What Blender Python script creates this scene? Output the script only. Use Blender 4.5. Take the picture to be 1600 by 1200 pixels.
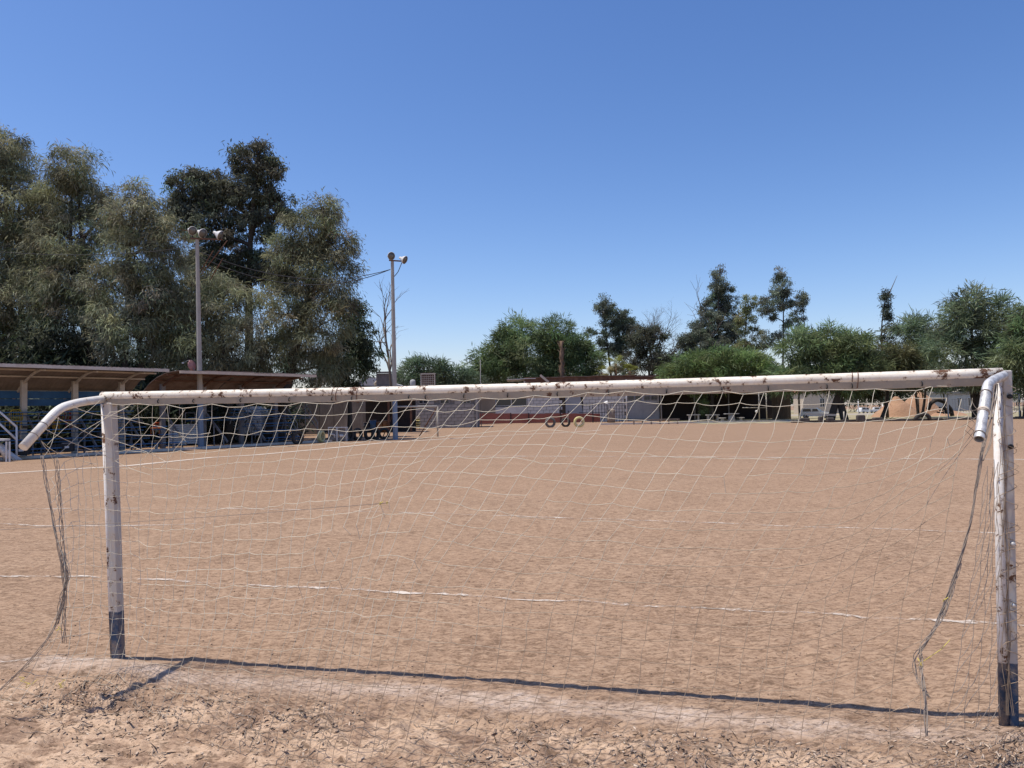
import bpy, math, random
import numpy as np
from mathutils import Vector, Matrix

random.seed(7)
RNG = np.random.default_rng(11)
for o in list(bpy.data.objects):
    bpy.data.objects.remove(o)
scene = bpy.context.scene
COL = scene.collection

# ------------------------------------------------------------------ camera
F = 1156.0                       # focal length in pixels of the 1600 px wide photograph
CAMZ = 2.24
PITCH = math.atan(40.0 / F)
ROLL = math.radians(1.0)
cam_d = bpy.data.cameras.new('camera')
cam = bpy.data.objects.new('camera', cam_d)
COL.objects.link(cam)
fw = Vector((0, math.cos(PITCH), math.sin(PITCH)))
r0 = Vector((1, 0, 0))
u0 = r0.cross(fw)
rt = r0 * math.cos(ROLL) - u0 * math.sin(ROLL)
up = u0 * math.cos(ROLL) + r0 * math.sin(ROLL)
Mc = Matrix(((rt.x, up.x, -fw.x, 0), (rt.y, up.y, -fw.y, 0), (rt.z, up.z, -fw.z, CAMZ), (0, 0, 0, 1)))
cam.matrix_world = Mc
cam_d.sensor_width = 36.0
cam_d.lens = F / 1600 * 36.0
cam_d.clip_start = 0.05
cam_d.clip_end = 12000
scene.camera = cam

# ------------------------------------------------------------------ world, sun, exposure
SUN_EL, SUN_AZ = 72.0, -92.0      # azimuth measured from +Y towards +X
world = bpy.data.worlds.new("World")
scene.world = world
world.use_nodes = True
wn = world.node_tree
wn.nodes.clear()
wo = wn.nodes.new('ShaderNodeOutputWorld')
bg = wn.nodes.new('ShaderNodeBackground')
sky = wn.nodes.new('ShaderNodeTexSky')
sky.sky_type = 'NISHITA'
sky.sun_disc = False
sky.sun_elevation = math.radians(SUN_EL)
sky.sun_rotation = math.radians(SUN_AZ)
sky.altitude = 0
sky.air_density = 1.0
sky.dust_density = 0.6
sky.ozone_density = 2.2
SKY_K = 0.12
sp_ = wn.nodes.new('ShaderNodeSeparateColor'); cb_ = wn.nodes.new('ShaderNodeCombineColor')
wn.links.new(sky.outputs[0], sp_.inputs[0])
for i, (k, p) in enumerate(((1.60, 1.46), (1.30, 1.27), (1.36, 1.10))):      # deep desert blue, a grade of the whole sky
    a_ = wn.nodes.new('ShaderNodeMath'); a_.operation = 'POWER'; a_.inputs[1].default_value = p
    b_ = wn.nodes.new('ShaderNodeMath'); b_.operation = 'MULTIPLY'; b_.inputs[1].default_value = k * SKY_K ** (p - 1)
    wn.links.new(sp_.outputs[i], a_.inputs[0]); wn.links.new(a_.outputs[0], b_.inputs[0]); wn.links.new(b_.outputs[0], cb_.inputs[i])
wn.links.new(cb_.outputs[0], bg.inputs[0])
bg.inputs[1].default_value = SKY_K
wn.links.new(bg.outputs[0], wo.inputs[0])
sun_d = bpy.data.lights.new('sun', 'SUN')
sun_d.energy = 5.0
sun_d.angle = math.radians(0.53)
sun_d.color = (1.0, 0.94, 0.84)
sun = bpy.data.objects.new('sun', sun_d)
COL.objects.link(sun)
se, sa = math.radians(SUN_EL), math.radians(SUN_AZ)
sdir = Vector((math.cos(se) * math.sin(sa), math.cos(se) * math.cos(sa), math.sin(se)))
sun.rotation_euler = sdir.to_track_quat('Z', 'Y').to_euler()
scene.view_settings.view_transform = 'Standard'
scene.view_settings.look = 'None'
scene.view_settings.exposure = 0.0
scene.view_settings.gamma = 1.0
scene.view_settings.use_curve_mapping = False
scene.render.resolution_x = 1024
scene.render.resolution_y = 768

# ------------------------------------------------------------------ finding real places from the survey of the photograph
def ray(px, py):
    return (fw + rt * ((px - 800) / F) - up * ((py - 600) / F))
def G(px, py, z=0.0):
    d = ray(px, py)
    t = (z - CAMZ) / d.z
    return Vector((d.x * t, d.y * t, z))
def P(px, py, Y):
    d = ray(px, py)
    t = Y / d.y
    return Vector((d.x * t, Y, CAMZ + d.z * t))
def XatD(px, Y):
    return P(px, 640 - (px - 800) * 0.01746, Y).x
def proj(p):
    q = Vector(p) - Vector((0, 0, CAMZ))
    w = q.dot(fw)
    return 800 + F * q.dot(rt) / w, 600 - F * q.dot(up) / w

# ------------------------------------------------------------------ noise
def _hash(ix, iy, s):
    h = (ix.astype(np.int64) * 374761393 + iy.astype(np.int64) * 668265263 + s * 1442695041) & 0xffffffff
    h = ((h ^ (h >> 13)) * 1274126177) & 0xffffffff
    h = h ^ (h >> 16)
    return (h & 0xffff) / 65535.0
def vnoise(x, y, s=0):
    ix = np.floor(x); iy = np.floor(y)
    fx = x - ix; fy = y - iy
    fx = fx * fx * (3 - 2 * fx); fy = fy * fy * (3 - 2 * fy)
    a = _hash(ix, iy, s); b = _hash(ix + 1, iy, s)
    c = _hash(ix, iy + 1, s); d = _hash(ix + 1, iy + 1, s)
    return (a * (1 - fx) + b * fx) * (1 - fy) + (c * (1 - fx) + d * fx) * fy - 0.5
GL0 = (-3.625, 6.82)               # foot of the left post
GL1 = (3.335, 5.11)                # foot of the right post
gd = np.array([GL1[0] - GL0[0], GL1[1] - GL0[1]]); GLEN = float(np.hypot(*gd)); gd = gd / GLEN
gn = np.array([gd[1], -gd[0]])    # unit vector from the goal line towards the camera
if gn[1] > 0: gn = -gn
def gh(x, y):
    """height of the dirt"""
    x = np.asarray(x, float); y = np.asarray(y, float)
    far = np.clip(1 - (y - 6) / 22, 0, 1) * np.clip(1.3 - np.abs(x) / 12, 0, 1)
    off = (x - GL0[0]) * gn[0] + (y - GL0[1]) * gn[1]      # >0 on the camera side of the goal line
    near = 1 / (1 + np.exp(-(off - 0.35) * 7))
    n1 = vnoise(x * 1.3, y * 1.6, 1) * .045
    n2 = vnoise(x * 4.1 + 3, y * 4.9, 2) * .028
    n3 = vnoise(x * 9.3, y * 11.0 + 5, 3) * .019
    n4 = vnoise(x * 21., y * 23., 4) * .011
    n5 = np.abs(vnoise(x * 6.3 + 1.5 * vnoise(x * 3, y * 3, 9), y * 7.1, 5)) * .035
    n6 = np.abs(vnoise(x * 13. + 2 * vnoise(x * 7, y * 7, 12), y * 15., 13)) * .030 + vnoise(x * 30., y * 30., 14) * .012
    n7 = np.maximum(0, vnoise(x * 17. + 1.3 * vnoise(x * 9, y * 9, 15), y * 19., 16) - .08) * .075
    h = near * n7 + n1 * .6 + (n2 + n3) * .9 + n4 * 1.3 + n6 * .25 + near * (n5 + n3 * .9 + n4 * .8 + n2 * .4 + n6)
    g = np.exp(-((off + .02) / .28) ** 2)                  # the line worn smooth under the bar
    h = h * (1 - .5 * g)
    m = np.exp(-((x + 3.75) ** 2 + (y - 6.62) ** 2) / .25) * .05 + np.exp(-((x - 3.38) ** 2 + (y - 4.94) ** 2) / .12) * .05
    return h * far + m * (1 - 0 * far)

# ------------------------------------------------------------------ mesh builder
ORIGIN = {}
class MB:
    def __init__(self):
        self.v = []; self.f = []; self.n = 0; self.mi = []; self.cm = 0; self.sm = []
    def add(self, verts, faces, smooth=False):
        for p in verts: self.v.append((p[0], p[1], p[2]))
        for f in faces:
            self.f.append(tuple(i + self.n for i in f)); self.mi.append(self.cm); self.sm.append(smooth)
        self.n += len(verts)
        return self
    def box(self, c, s, rz=0.0, axes=None, bev=0.0):
        c = Vector(c)
        if axes is None:
            ax = Vector((math.cos(rz), math.sin(rz), 0)); ay = Vector((-math.sin(rz), math.cos(rz), 0)); az = Vector((0, 0, 1))
        else: ax, ay, az = axes
        hx, hy, hz = s[0] / 2, s[1] / 2, s[2] / 2
        if bev > 0:
            b = bev
            pr = [(-hx + b, -hy), (hx - b, -hy), (hx, -hy + b), (hx, hy - b), (hx - b, hy), (-hx + b, hy), (-hx, hy - b), (-hx, -hy + b)]
            k = 1 - b / max(hx, hy)
            vs = []
            for z, q in ((-hz, k), (-hz + b, 1), (hz - b, 1), (hz, k)):
                for x, y in pr: vs.append(c + ax * x * q + ay * y * q + az * z)
            fs = [tuple(reversed(range(8))), tuple(range(24, 32))]
            for r in range(3):
                for i in range(8):
                    j = (i + 1) % 8
                    fs.append((r * 8 + i, r * 8 + j, r * 8 + 8 + j, r * 8 + 8 + i))
            return self.add(vs, fs)
        vs = [c + ax * (sx * hx) + ay * (sy * hy) + az * (sz * hz) for sz in (-1, 1) for sx, sy in ((-1, -1), (1, -1), (1, 1), (-1, 1))]
        return self.add(vs, [(3, 2, 1, 0), (4, 5, 6, 7), (0, 1, 5, 4), (1, 2, 6, 5), (2, 3, 7, 6), (3, 0, 4, 7)])
    def beam(self, a, b, w, h, upv=(0, 0, 1)):
        a = Vector(a); b = Vector(b); d = b - a; L = d.length; d.normalize()
        s = d.cross(Vector(upv))
        if s.length < 1e-4: s = d.cross(Vector((1, 0, 0)))
        s.normalize(); t = s.cross(d)
        return self.box((a + b) / 2, (L, w, h), axes=(d, s, t))
    def tube(self, pts, rad, n=8, caps=True, smooth=True):
        pts = [Vector(p) for p in pts]
        m = len(pts)
        if not hasattr(rad, '__len__'): rad = [rad] * m
        vs = []; prev = None
        for i, p in enumerate(pts):
            d = (pts[min(i + 1, m - 1)] - pts[max(i - 1, 0)])
            if d.length < 1e-9: d = Vector((0, 0, 1))
            d.normalize()
            if prev is None:
                a = Vector((0, 0, 1)) if abs(d.z) < .9 else Vector((1, 0, 0))
                s = d.cross(a).normalized()
            else:
                s = prev - d * prev.dot(d)
                s = s.normalized() if s.length > 1e-6 else d.cross(Vector((0, 0, 1))).normalized()
            prev = s
            t = d.cross(s)
            for k in range(n):
                an = 2 * math.pi * k / n
                vs.append(p + (s * math.cos(an) + t * math.sin(an)) * rad[i])
        fs = []
        for i in range(m - 1):
            for k in range(n):
                j = (k + 1) % n
                fs.append((i * n + k, i * n + j, (i + 1) * n + j, (i + 1) * n + k))
        self.add(vs, fs, smooth)
        if caps:
            b = self.n - len(vs)
            self.f.append(tuple(b + k for k in reversed(range(n)))); self.mi.append(self.cm); self.sm.append(False)
            self.f.append(tuple(b + (m - 1) * n + k for k in range(n))); self.mi.append(self.cm); self.sm.append(False)
        return self
    def lathe(self, c, axis, prof, n=16, closed=False, smooth=True):
        """prof: list of (radius, height along axis)"""
        c = Vector(c); az = Vector(axis).normalized()
        a = Vector((0, 0, 1)) if abs(az.z) < .9 else Vector((1, 0, 0))
        ax = az.cross(a).normalized(); ay = az.cross(ax)
        vs = []
        for r, h in prof:
            for k in range(n):
                an = 2 * math.pi * k / n
                vs.append(c + az * h + (ax * math.cos(an) + ay * math.sin(an)) * r)
        fs = []; m = len(prof)
        for i in range(m if closed else m - 1):
            i2 = (i + 1) % m
            for k in range(n):
                j = (k + 1) % n
                fs.append((i * n + k, i * n + j, i2 * n + j, i2 * n + k))
        return self.add(vs, fs, smooth)
    def prism(self, poly, z0, z1):
        n = len(poly)
        vs = [(x, y, z0) for x, y in poly] + [(x, y, z1) for x, y in poly]
        return self.add(vs, [tuple(reversed(range(n))), tuple(range(n, 2 * n))] + [(i, (i + 1) % n, n + (i + 1) % n, n + i) for i in range(n)])
    def sheet(self, rows, thick=0.0):
        """rows: grid of points"""
        m = len(rows); n = len(rows[0])
        vs = [p for r in rows for p in r]
        fs = [(i * n + j, i * n + j + 1, (i + 1) * n + j + 1, (i + 1) * n + j) for i in range(m - 1) for j in range(n - 1)]
        self.add(vs, fs)
        if thick:
            lo = [Vector(p) - Vector((0, 0, thick)) for p in vs]
            self.add(lo, [tuple(reversed(f)) for f in fs])
            b0 = self.n - 2 * len(vs); b1 = self.n - len(vs)
            edge = [j for j in range(n)] + [i * n + n - 1 for i in range(1, m)] + [(m - 1) * n + j for j in range(n - 2, -1, -1)] + [i * n for i in range(m - 2, 0, -1)]
            for a, b in zip(edge, edge[1:] + edge[:1]):
                self.f.append((b0 + b, b0 + a, b1 + a, b1 + b)); self.mi.append(self.cm); self.sm.append(False)
        return self
    def build(self, name, mats, parent=None, kind=None):
        me = bpy.data.meshes.new(name)
        og = ORIGIN.get(parent.name, Vector((0, 0, 0))) if parent else Vector((0, 0, 0))
        loc = Vector((0, 0, 0))
        if parent is None and self.v and kind != 'structure':
            a = np.array(self.v)
            loc = Vector(((a[:, 0].min() + a[:, 0].max()) / 2, (a[:, 1].min() + a[:, 1].max()) / 2, a[:, 2].min()))
            og = loc
        vv = [(p[0] - og.x, p[1] - og.y, p[2] - og.z) for p in self.v]
        me.from_pydata(vv, [], self.f)
        if not isinstance(mats, (list, tuple)): mats = [mats]
        for m in mats: me.materials.append(m)
        if len(mats) > 1: me.polygons.foreach_set('material_index', self.mi)
        me.polygons.foreach_set('use_smooth', self.sm)
        me.update()
        o = bpy.data.objects.new(name, me)
        COL.objects.link(o)
        if parent: o.parent = parent
        else: o.location = loc
        ORIGIN[o.name] = og
        if kind: o['kind'] = kind
        return o

def fast_mesh(name, V, Fc, mat, parent=None, tint=None, kind=None, smooth=False):
    """V (n,3), Fc (m,3) numpy"""
    me = bpy.data.meshes.new(name)
    og = ORIGIN.get(parent.name, Vector((0, 0, 0))) if parent else Vector((0, 0, 0))
    V = np.asarray(V, np.float32) - np.array(og[:], np.float32)
    Fc = np.asarray(Fc, np.int32)
    k = Fc.shape[1]
    me.vertices.add(len(V)); me.vertices.foreach_set('co', V.ravel())
    me.loops.add(Fc.size); me.loops.foreach_set('vertex_index', Fc.ravel())
    me.polygons.add(len(Fc)); me.polygons.foreach_set('loop_start', np.arange(0, Fc.size, k, dtype=np.int32))
    try: me.polygons.foreach_set('loop_total', np.full(len(Fc), k, np.int32))
    except Exception: pass
    if smooth: me.polygons.foreach_set('use_smooth', np.ones(len(Fc), bool))
    me.update(calc_edges=True)
    if tint is not None:
        at = me.color_attributes.new('tint', 'FLOAT_COLOR', 'POINT')
        c = np.ones((len(V), 4), np.float32); c[:, :3] = tint
        at.data.foreach_set('color', c.ravel())
    me.materials.append(mat)
    o = bpy.data.objects.new(name, me); COL.objects.link(o)
    if parent: o.parent = parent
    ORIGIN[o.name] = og
    if kind: o['kind'] = kind
    return o

def thing(name, loc, label, cat, group=None):
    o = bpy.data.objects.new(name, None)
    COL.objects.link(o)
    o.location = loc
    o.empty_display_size = 0.1
    o['label'] = label; o['category'] = cat
    if group: o['group'] = group
    ORIGIN[o.name] = Vector(loc)
    return o
def tag(o, label, cat, group=None):
    o['label'] = label; o['category'] = cat
    if group: o['group'] = group
    return o
def copy_tree(o, parent=None):
    c = o.copy(); COL.objects.link(c)
    if parent: c.parent = parent
    for ch in list(o.children): copy_tree(ch, c)
    return c

# ------------------------------------------------------------------ materials
def newmat(name):
    m = bpy.data.materials.new(name); m.use_nodes = True
    nt = m.node_tree; nt.nodes.clear()
    out = nt.nodes.new('ShaderNodeOutputMaterial')
    return m, nt, out
class N:
    """small node helper"""
    def __init__(s, nt): s.nt = nt
    def n(s, t, **k):
        x = s.nt.nodes.new(t)
        for a, b in k.items(): setattr(x, a, b)
        return x
    def l(s, a, b): s.nt.links.new(a, b)
    def noise(s, vec, scale, detail=4, rough=.55, dist=0.0, dim='3D'):
        x = s.n('ShaderNodeTexNoise'); x.inputs['Scale'].default_value = scale
        x.inputs['Detail'].default_value = detail; x.inputs['Roughness'].default_value = rough
        x.inputs['Distortion'].default_value = dist
        if vec is not None: s.l(vec, x.inputs['Vector'])
        return x.outputs['Fac']
    def ramp(s, fac, stops):
        x = s.n('ShaderNodeValToRGB'); cr = x.color_ramp
        while len(cr.elements) < len(stops): cr.elements.new(0.5)
        for e, (p, c) in zip(cr.elements, stops):
            e.position = p; e.color = (c[0], c[1], c[2], 1) if hasattr(c, '__len__') else (c, c, c, 1)
        s.l(fac, x.inputs[0]); return x.outputs[0]
    def mix(s, fac, a, b, mode='MIX'):
        x = s.n('ShaderNodeMix', data_type='RGBA', blend_type=mode)
        for i, v in ((0, fac), (6, a), (7, b)):
            if hasattr(v, 'is_linked') or hasattr(v, 'links'): s.l(v, x.inputs[i])
            elif i == 0: x.inputs[0].default_value = v
            else: x.inputs[i].default_value = (v[0], v[1], v[2], 1)
        return x.outputs[2]
    def math(s, op, a, b=None, c=None):
        x = s.n('ShaderNodeMath', operation=op)
        for i, v in enumerate((a, b, c)):
            if v is None: continue
            if isinstance(v, (int, float)): x.inputs[i].default_value = v
            else: s.l(v, x.inputs[i])
        return x.outputs[0]
    def mapr(s, v, a, b, c=0., d=1.):
        x = s.n('ShaderNodeMapRange'); s.l(v, x.inputs[0])
        for i, q in enumerate((a, b, c, d)): x.inputs[i + 1].default_value = q
        return x.outputs[0]
    def coord(s, which='Object', scale=None):
        x = s.n('ShaderNodeTexCoord').outputs[which]
        if scale:
            m = s.n('ShaderNodeMapping'); m.inputs['Scale'].default_value = scale; s.l(x, m.inputs[0]); x = m.outputs[0]
        return x
    def geo(s): return s.n('ShaderNodeNewGeometry').outputs['Position']
    def bsdf(s, out, col, rough=.8, metal=0., bump=None, bs=.3, bd=.02, spec=.3):
        b = s.n('ShaderNodeBsdfPrincipled')
        if hasattr(col, '__len__') and not hasattr(col, 'links'): b.inputs['Base Color'].default_value = (col[0], col[1], col[2], 1)
        else: s.l(col, b.inputs['Base Color'])
        if isinstance(rough, (int, float)): b.inputs['Roughness'].default_value = rough
        else: s.l(rough, b.inputs['Roughness'])
        if isinstance(metal, (int, float)): b.inputs['Metallic'].default_value = metal
        else: s.l(metal, b.inputs['Metallic'])
        b.inputs['Specular IOR Level'].default_value = spec
        if bump is not None:
            u = s.n('ShaderNodeBump'); u.inputs['Strength'].default_value = bs; u.inputs['Distance'].default_value = bd
            s.l(bump, u.inputs['Height']); s.l(u.outputs[0], b.inputs['Normal'])
        s.l(b.outputs[0], out.inputs[0]); return b

def simple(name, c, c2=None, scale=3., rough=.75, metal=0., bs=.25, bd=.01, spec=.3, lo=.35, hi=.68, stretch=None):
    m, nt, out = newmat(name); s = N(nt)
    co = s.coord('Object', stretch)
    if c2 is None: c2 = tuple(x * .72 for x in c)
    n1 = s.noise(co, scale, 6, .6); n2 = s.noise(co, scale * 7, 3, .6)
    f = s.math('ADD', s.math('MULTIPLY', n1, .75), s.math('MULTIPLY', n2, .25))
    col = s.ramp(f, [(lo, c2), (hi, c)])
    s.bsdf(out, col, rough, metal, n2, bs, bd, spec)
    return m

def painted(name, paint, rustc=(.10, .045, .025), amount=.5, blue=False, scale=9., band=None, dirt=(.42, .33, .25), goal_axis=False):
    """chipped paint over rusty steel"""
    m, nt, out = newmat(name); s = N(nt)
    pos = s.geo()
    n1 = s.noise(pos, scale, 7, .68); n2 = s.noise(pos, scale * 4.5, 4, .7); n3 = s.noise(pos, scale * .28, 3, .5)
    f = s.math('ADD', s.math('MULTIPLY', n1, .62), s.math('ADD', s.math('MULTIPLY', n2, .18), s.math('MULTIPLY', n3, .26)))
    rust = s.mapr(f, amount, amount + .035)
    stain = s.mapr(f, amount - .12, amount + .03)
    col = s.mix(s.mapr(s.noise(pos, 3., 4), .42, .75), paint, dirt)
    base = s.mix(.35, paint, col)
    if blue:
        z = s.n('ShaderNodeSeparateXYZ'); s.l(pos, z.inputs[0])
        zz = s.math('ADD', z.outputs[2], s.math('MULTIPLY', s.math('SUBTRACT', s.noise(pos, 30., 3), .5), .03))
        base = s.mix(s.mapr(zz, .462, .470), (.018, .048, .105), base)
    base = s.mix(s.math('MULTIPLY', stain, .42), base, (.58, .42, .26))
    rc = s.ramp(n2, [(.3, tuple(x * .5 for x in rustc)), (.7, (rustc[0] * 1.7, rustc[1] * 1.7, rustc[2] * 1.6))])
    col = s.mix(rust, base, rc)
    h = s.math('SUBTRACT', s.math('MULTIPLY', n2, .4), rust)
    s.bsdf(out, col, s.mapr(rust, 0, 1, .5, .9), 0., h, .5, .004, .4)
    return m

def leafmat(name, mul=1.0, trans=.3):
    m, nt, out = newmat(name); s = N(nt)
    a = s.n('ShaderNodeAttribute'); a.attribute_name = 'tint'
    d = s.n('ShaderNodeBsdfPrincipled'); s.l(a.outputs['Color'], d.inputs['Base Color'])
    d.inputs['Roughness'].default_value = .6; d.inputs['Specular IOR Level'].default_value = .25
    t = s.n('ShaderNodeBsdfTranslucent'); s.l(a.outputs['Color'], t.inputs['Color'])
    x = s.n('ShaderNodeMixShader'); x.inputs[0].default_value = trans
    s.l(d.outputs[0], x.inputs[1]); s.l(t.outputs[0], x.inputs[2]); s.l(x.outputs[0], out.inputs[0])
    return m

M = {}
def ground_material():
    m, nt, out = newmat('dirt'); s = N(nt)
    p = s.geo()
    mp = s.n('ShaderNodeMapping'); mp.inputs['Scale'].default_value = (1, 1, 0.2); s.l(p, mp.inputs[0]); q = mp.outputs[0]
    big = s.noise(q, .11, 4, .5); med = s.noise(q, .8, 6, .62, .3); fine = s.noise(q, 7.5, 8, .7, .6); grit = s.noise(q, 26., 5, .7)
    mps = s.n('ShaderNodeMapping'); mps.inputs['Scale'].default_value = (.42, 1.25, .2); s.l(p, mps.inputs[0])
    stre = s.noise(mps.outputs[0], 8.5, 6, .72, .9)
    f = s.math('ADD', s.math('ADD', s.math('MULTIPLY', med, .18), s.math('MULTIPLY', fine, .32)), s.math('ADD', s.math('MULTIPLY', stre, .30), s.math('MULTIPLY', grit, .26)))
    col = s.ramp(f, [(.43, (0.171, 0.106, 0.067)), (.47, (0.236, 0.150, 0.097)), (.51, (0.295, 0.192, 0.125)), (.56, (0.391, 0.264, 0.176))])
    col = s.mix(s.mapr(s.noise(q, .33, 5, .6, .4), .40, .60, 0, .55), col, (0.351, 0.226, 0.146))
    # goal-side frame: distance towards the camera from the goal line
    dt = s.n('ShaderNodeVectorMath', operation='DOT_PRODUCT'); s.l(p, dt.inputs[0]); dt.inputs[1].default_value = (float(gn[0]), float(gn[1]), 0)
    off = s.math('SUBTRACT', dt.outputs['Value'], float(gn[0] * GL0[0] + gn[1] * GL0[1]))
    wob = s.math('ADD', off, s.math('MULTIPLY', s.math('SUBTRACT', s.noise(q, 1.6, 5, .65), .5), .55))
    # pale chalky dust of the goal line
    a = s.mapr(wob, -.02, .10); b = s.mapr(wob, .26, .44, 1, 0)
    chalk = s.math('MULTIPLY', s.math('MULTIPLY', a, b), s.math('MULTIPLY', s.mapr(fine, .36, .60, .25, .9), s.mapr(med, .38, .58, .3, 1.)))
    col = s.mix(chalk, col, (.60, .475, .385))
    # behind the goal: pale crust broken by darker loose soil
    nr = s.mapr(wob, .34, .80)
    cr = s.noise(q, 2.3, 7, .66, .5); cr2 = s.noise(q, 9., 5, .7, .4)
    cf = s.math('ADD', s.math('MULTIPLY', cr, .7), s.math('MULTIPLY', cr2, .3))
    crust = s.ramp(cf, [(.42, (0.251, 0.163, 0.113)), (.465, (0.345, 0.229, 0.156)), (.505, (0.480, 0.333, 0.227)), (.55, (0.607, 0.433, 0.299))])
    col = s.mix(s.math('MULTIPLY', nr, .85), col, crust)
    # smoother, pinker, paler ground far away
    sep = s.n('ShaderNodeSeparateXYZ'); s.l(p, sep.inputs[0])
    fr = s.mapr(sep.outputs[1], 14., 45., 0, .55)
    col = s.mix(fr, col, s.mix(s.mapr(s.noise(s.coord('Object', (.12, .5, 1)), 1., 5, .6), .35, .65), (0.236, 0.151, 0.097), (0.291, 0.191, 0.125)))
    mpc = s.n('ShaderNodeMapping'); mpc.inputs['Scale'].default_value = (.55, 1.35, .3); s.l(p, mpc.inputs[0])
    sk = s.noise(mpc.outputs[0], 46., 4, .7, .4); sk2 = s.noise(mpc.outputs[0], 14., 5, .65, .6)
    spk = s.math('ADD', s.math('MULTIPLY', sk, .5), s.math('MULTIPLY', sk2, .5))
    col = s.mix(s.mapr(spk, .505, .575, 0, .72), col, (0.128, 0.082, 0.052))
    col = s.mix(s.mapr(spk, .475, .40, 0, .75), col, (0.446, 0.308, 0.206))
    h = s.math('ADD', s.math('MULTIPLY', fine, .35), s.math('ADD', s.math('MULTIPLY', grit, .3), s.math('MULTIPLY', spk, -.7)))
    s.bsdf(out, col, .95, 0, h, .9, .035, .1)
    return m
def chalk_material(nm='chalk', lo=.455, hi=.56, c=(.60, .52, .44)):
    m, nt, out = newmat(nm); s = N(nt)
    p = s.geo()
    n1 = s.noise(p, 1.1, 5, .7); n2 = s.noise(p, 14., 5, .75)
    f = s.math('ADD', s.math('MULTIPLY', n1, .6), s.math('MULTIPLY', n2, .4))
    al = s.mapr(f, lo, hi, .05, .92)
    b = s.n('ShaderNodeBsdfPrincipled'); b.inputs['Base Color'].default_value = (c[0], c[1], c[2], 1); b.inputs['Roughness'].default_value = .95
    t = s.n('ShaderNodeBsdfTransparent'); x = s.n('ShaderNodeMixShader')
    s.l(al, x.inputs[0]); s.l(t.outputs[0], x.inputs[1]); s.l(b.outputs[0], x.inputs[2]); s.l(x.outputs[0], out.inputs[0])
    return m
M['dirt'] = ground_material()
M['chalk'] = chalk_material()
M['chalkfar'] = chalk_material('trodden chalk', .34, .47, (.62, .53, .44))
M['post'] = painted('post paint', (.46, .44, .42), amount=.60, blue=True, scale=13)
M['postpipe'] = painted('post pipe paint', (.80, .78, .75), amount=.585, blue=True, scale=15)
M['bar'] = painted('bar paint', (.84, .78, .67), amount=.565, scale=15.)
M['barflat'] = painted('bar strip paint', (.34, .28, .21), amount=.62, scale=12.)
M['arm'] = painted('arm paint', (.75, .72, .66), amount=.62, scale=9.)
M['galv'] = simple('galvanised steel', (.66, .65, .63), (.40, .39, .38), 22, .55, .45, .5, .004, .5, lo=.42, hi=.56)
M['dark'] = simple('dark steel', (.03, .03, .032), None, 5, .6)
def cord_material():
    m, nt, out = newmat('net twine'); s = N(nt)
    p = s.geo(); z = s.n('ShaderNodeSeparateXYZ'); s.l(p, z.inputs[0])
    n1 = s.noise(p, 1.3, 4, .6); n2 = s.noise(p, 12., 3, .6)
    shade_mix = s.mapr(s.math('SUBTRACT', s.math('ADD', z.outputs[2], s.math('MULTIPLY', s.math('SUBTRACT', n1, .5), 1.6)), s.math('MULTIPLY', z.outputs[0], .30)), .75, 1.65, 1, 0)  # shade on the lower and right-hand strands, put into the twine colour
    lit_twine = s.mix(s.mapr(n2, .35, .65), (.58, .52, .40), (.72, .66, .53))
    shaded_twine = s.mix(s.mapr(n2, .35, .65), (.235, .17, .12), (.42, .32, .23))
    s.bsdf(out, s.mix(shade_mix, lit_twine, shaded_twine), .9); return m
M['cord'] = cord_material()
M['cord_dark'] = simple('weathered twine', (.33, .27, .22), (.22, .18, .15), 8, .9)
M['cord_yellow'] = simple('yellow twine', (.75, .60, .10), (.6, .5, .12), 8, .8)
M['wire'] = simple('cable', (.05, .05, .055), None, 5, .7)
M['blue'] = simple('blue paint', (.035, .135, .29), (.022, .085, .19), 1.5, .55)
M['steel'] = simple('grey steel', (.27, .26, .26), (.17, .155, .15), 2., .6)
M['steelrust'] = simple('rusty steel', (.20, .105, .07), (.09, .045, .03), 2., .8)
M['cream'] = simple('cream painted steel', (.56, .51, .43), (.42, .37, .30), 1.5, .65)
M['roofa'] = simple('roof sheet dusty', (.27, .225, .19), (.17, .135, .11), 1.2, .7)
M['roofb'] = simple('roof sheet rusty', (.30, .235, .20), (.14, .085, .06), 1.4, .8)
M['conc'] = simple('concrete', (.40, .38, .35), (.29, .27, .25), 1.3, .9)
M['concpole'] = simple('pole concrete', (.44, .41, .37), (.31, .29, .26), 1.1, .9)
M['bluepole'] = simple('faded blue pole paint', (.15, .24, .36), (.25, .27, .30), 1.6, .8)
M['white'] = simple('white paint', (.74, .73, .71), (.58, .55, .51), 2., .5)
M['whitekerb'] = simple('whitewashed kerb', (.66, .62, .56), (.45, .39, .33), 1.1, .9)
M['tyre'] = simple('tyre rubber', (.028, .027, .027), (.07, .06, .052), 3., .85)
M['tyregrey'] = simple('dusty tyre', (.20, .18, .165), (.11, .10, .09), 3., .9)
M['yellow'] = simple('yellow paint', (.62, .42, .03), (.45, .30, .05), 3., .5)
M['paleyellow'] = simple('worn yellow paint', (.68, .56, .18), (.60, .54, .36), 3., .6)
M['red'] = simple('red paint', (.50, .06, .035), (.36, .06, .04), 3., .5)
M['orange'] = simple('orange plastic', (.62, .14, .03), None, 3., .5)
M['redsheet'] = simple('red corrugated sheet', (.34, .12, .085), (.24, .085, .06), .8, .7)
M['block'] = simple('grey concrete block', (.44, .41, .37), (.31, .285, .255), .9, .95)
M['blockpale'] = simple('pale painted block', (.74, .70, .63), (.58, .54, .48), .9, .9)
M['mortar'] = simple('mortar', (.25, .235, .215), None, 2., .95)
M['tan'] = simple('tan render', (.34, .27, .20), (.26, .205, .155), .7, .9)
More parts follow.
